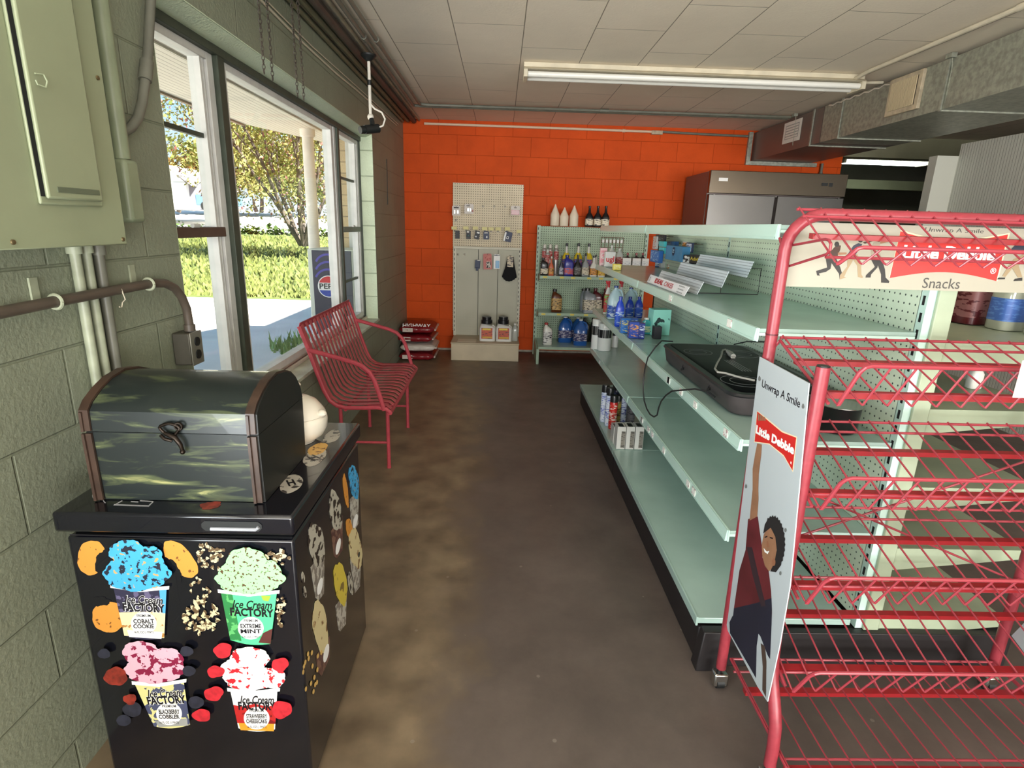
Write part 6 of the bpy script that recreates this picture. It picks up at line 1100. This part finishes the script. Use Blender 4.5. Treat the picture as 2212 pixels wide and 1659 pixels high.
# bottom deck: spray cans and small boxes
ZB = .172
for x, y0, y1, w_, c, cap, lc, lab in ((352, 545, 880, 70, (190, 200, 220), BLKP, LB((214, 220, 230), (70, 90, 180), 60), 'white and blue spray can, leftmost on the bottom deck'), (392, 572, 915, 66, (190, 200, 220), BLKP, LB((214, 220, 230), (70, 90, 180), 60), 'white and blue spray can right behind the red one'), (428, 640, 945, 70, (190, 40, 36), BLKP, LB((200, 44, 36), (230, 210, 200), 50), 'red spray can in front on the bottom deck'), (512, 600, 885, 78, (90, 96, 140), BLKP, LB((190, 196, 214), (70, 76, 140), 50), 'blue grey spray can right of the red one'), (450, 528, 850, 70, (60, 66, 90), BLKP, LB((110, 120, 160), (40, 44, 60), 50), 'dark spray can at the back left of the group'), (592, 640, 890, 72, (60, 60, 66), BLKP, LB((110, 106, 110), (50, 50, 54), 50), 'dark grey spray can at the right of the group'), (470, 640, 900, 56, (120, 100, 60), BLKP, LB((160, 140, 60), (80, 40, 30), 50), 'small yellow and red spray can beside the red one')):
    u, ya = t4(x, y0); _, yb = t4(x, y1); loc, H, W = place(u, ya, yb, ZB, w_/4.148); goods('spray_can', lab, 'can', 'can', loc, H, W, C_(c), cap=None, lab=lc, lz=(.05, .74), grp='spray cans on the bottom deck', extra=lambda t, H, W, D: G().loft([(H*.78, W*.98, W*.98, 1), (H*.97, W*.98, W*.98, 1), (H, W*.9, W*.9, 1)], 18).done('cap', BLKP, t, local=True, smooth=40))
SB = mat('silver_carton', (196, 194, 188), .35); SBL = LB((120, 114, 104), (70, 66, 60), 60)
for x, y0, y1, w_, lab in ((495, 890, 1115, 78, 'narrow silver carton, left of three on the bottom deck'), (575, 890, 1116, 76, 'narrow silver carton, middle of three on the bottom deck'), (655, 890, 1117, 76, 'narrow silver carton, right of three on the bottom deck'), (440, 895, 1060, 34, 'narrow silver carton behind the left one')):
    u, ya = t4(x, y0); _, yb = t4(x, y1); (X, Y, Z), H, W = place(u, ya, yb, ZB, w_/4.148); t = thing('silver_box', lab, 'box', (X, Y+.01, Z), group='silver cartons on the bottom deck'); w2 = W/2
    G().bx(-w2, w2*.95, -.045, .045, 0, H*.92).done('carton', SB, t, local=True, bevel=.001); G().bx(-w2*.05, w2*.86, -.0462, -.0452, H*.06, H*.74).done('front_print', SBL, t, local=True, smooth=0); G().bx(-w2*.6, w2*.5, -.04, .02, H*.9201, H*.924).done('top_print', BLKP, t, local=True, smooth=0)
# far side shelves, seen past the rack
ZR = 1.154
mj = thing('maroon_jug', 'dark maroon oil jug on the far side shelf beyond the rack', 'jug', (1.60, 2.17, ZR)); S = [(0, .10, .16, .3), (.005, .105, .17, .3), (.17, .105, .17, .3), (.22, .08, .14, .5)]
G().loft(S, 24).done('body', mat('dark_maroon', (60, 14, 20), .35), None) if False else None
def farj(name, label, cat, x, y, W, D, H, body, kind, cap, lab=None, rz=0, **k): return goods(name, label, cat, kind, (x, y, ZR), H, W, body, cap, lab, D=D, rz=rz, **k)
bpy.data.objects.remove(mj)
farj('maroon_jug', 'dark maroon jug with white emblem on the far side shelf', 'jug', 1.755, 2.085, .115, .12, .26, mat('dark_maroon', (84, 20, 28), .35), 'quart', BLKP, LB((140, 90, 90), (84, 20, 28), 40), rz=.15)
farj('amber_bottle', 'amber bottle at the left on the far side shelf', 'bottle', 1.75, 2.20, .045, .045, .24, mat('amber_plastic', (150, 104, 40), .2), 'neck', YEL, LB((190, 150, 70), (150, 104, 40), 40))
CLR = mat('clear_water_bottle', (176, 178, 160), .08, coat=.5)
farj('water_bottle', 'clear bottle with blue label at the right on far side shelf', 'bottle', 1.775, 1.95, .09, .09, .26, CLR, 'jug', WHTP, LB((74, 110, 186), (96, 136, 204), 60), lz=(.12, .42), grp='clear bottles with blue labels')
farj('water_bottle', 'clear bottle with yellow and blue label at the right frame edge', 'bottle', 1.80, 1.83, .08, .08, .24, CLR, 'jug', WHTP, LB((206, 200, 170), (90, 100, 170), 40), lz=(.1, .5), grp='clear bottles with blue labels')
farj('white_card_box', 'small pale carton left of the maroon jug', 'box', 1.665, 2.10, .04, .05, .05, WBX, 'flat', None)
for x, y, c, lab in ((1.55, 2.0, (30, 30, 34), 'dark bottle on the lower far side shelf, left'), (1.64, 2.1, (40, 34, 34), 'dark bottle on the lower far side shelf, middle'), (1.72, 2.2, (60, 70, 60), 'dark green bottle on the lower far side shelf, right')):
    goods('dark_bottle', lab, 'bottle', 'quart', (x, y, .942), .17, .07, C_(c), BLKP, D=.06, grp='dark bottles on the lower far side shelf')
goods('blue_white_bottle', 'small white bottle with blue cap on the lower far side shelf', 'bottle', 'flat', (1.70, 1.93, .942), .09, .045, WHTP, C_((70, 90, 150)), D=.04)
tag(G().tube([(-1.0925, 5.745, 2.03), (-1.091, 5.742, 1.9), (-1.0925, 5.738, 1.75), (-1.092, 5.735, 1.62)], .003, 6).done('hanging_wire', bk), 'thin dark wire hanging on the wall between window and orange wall', 'wire')
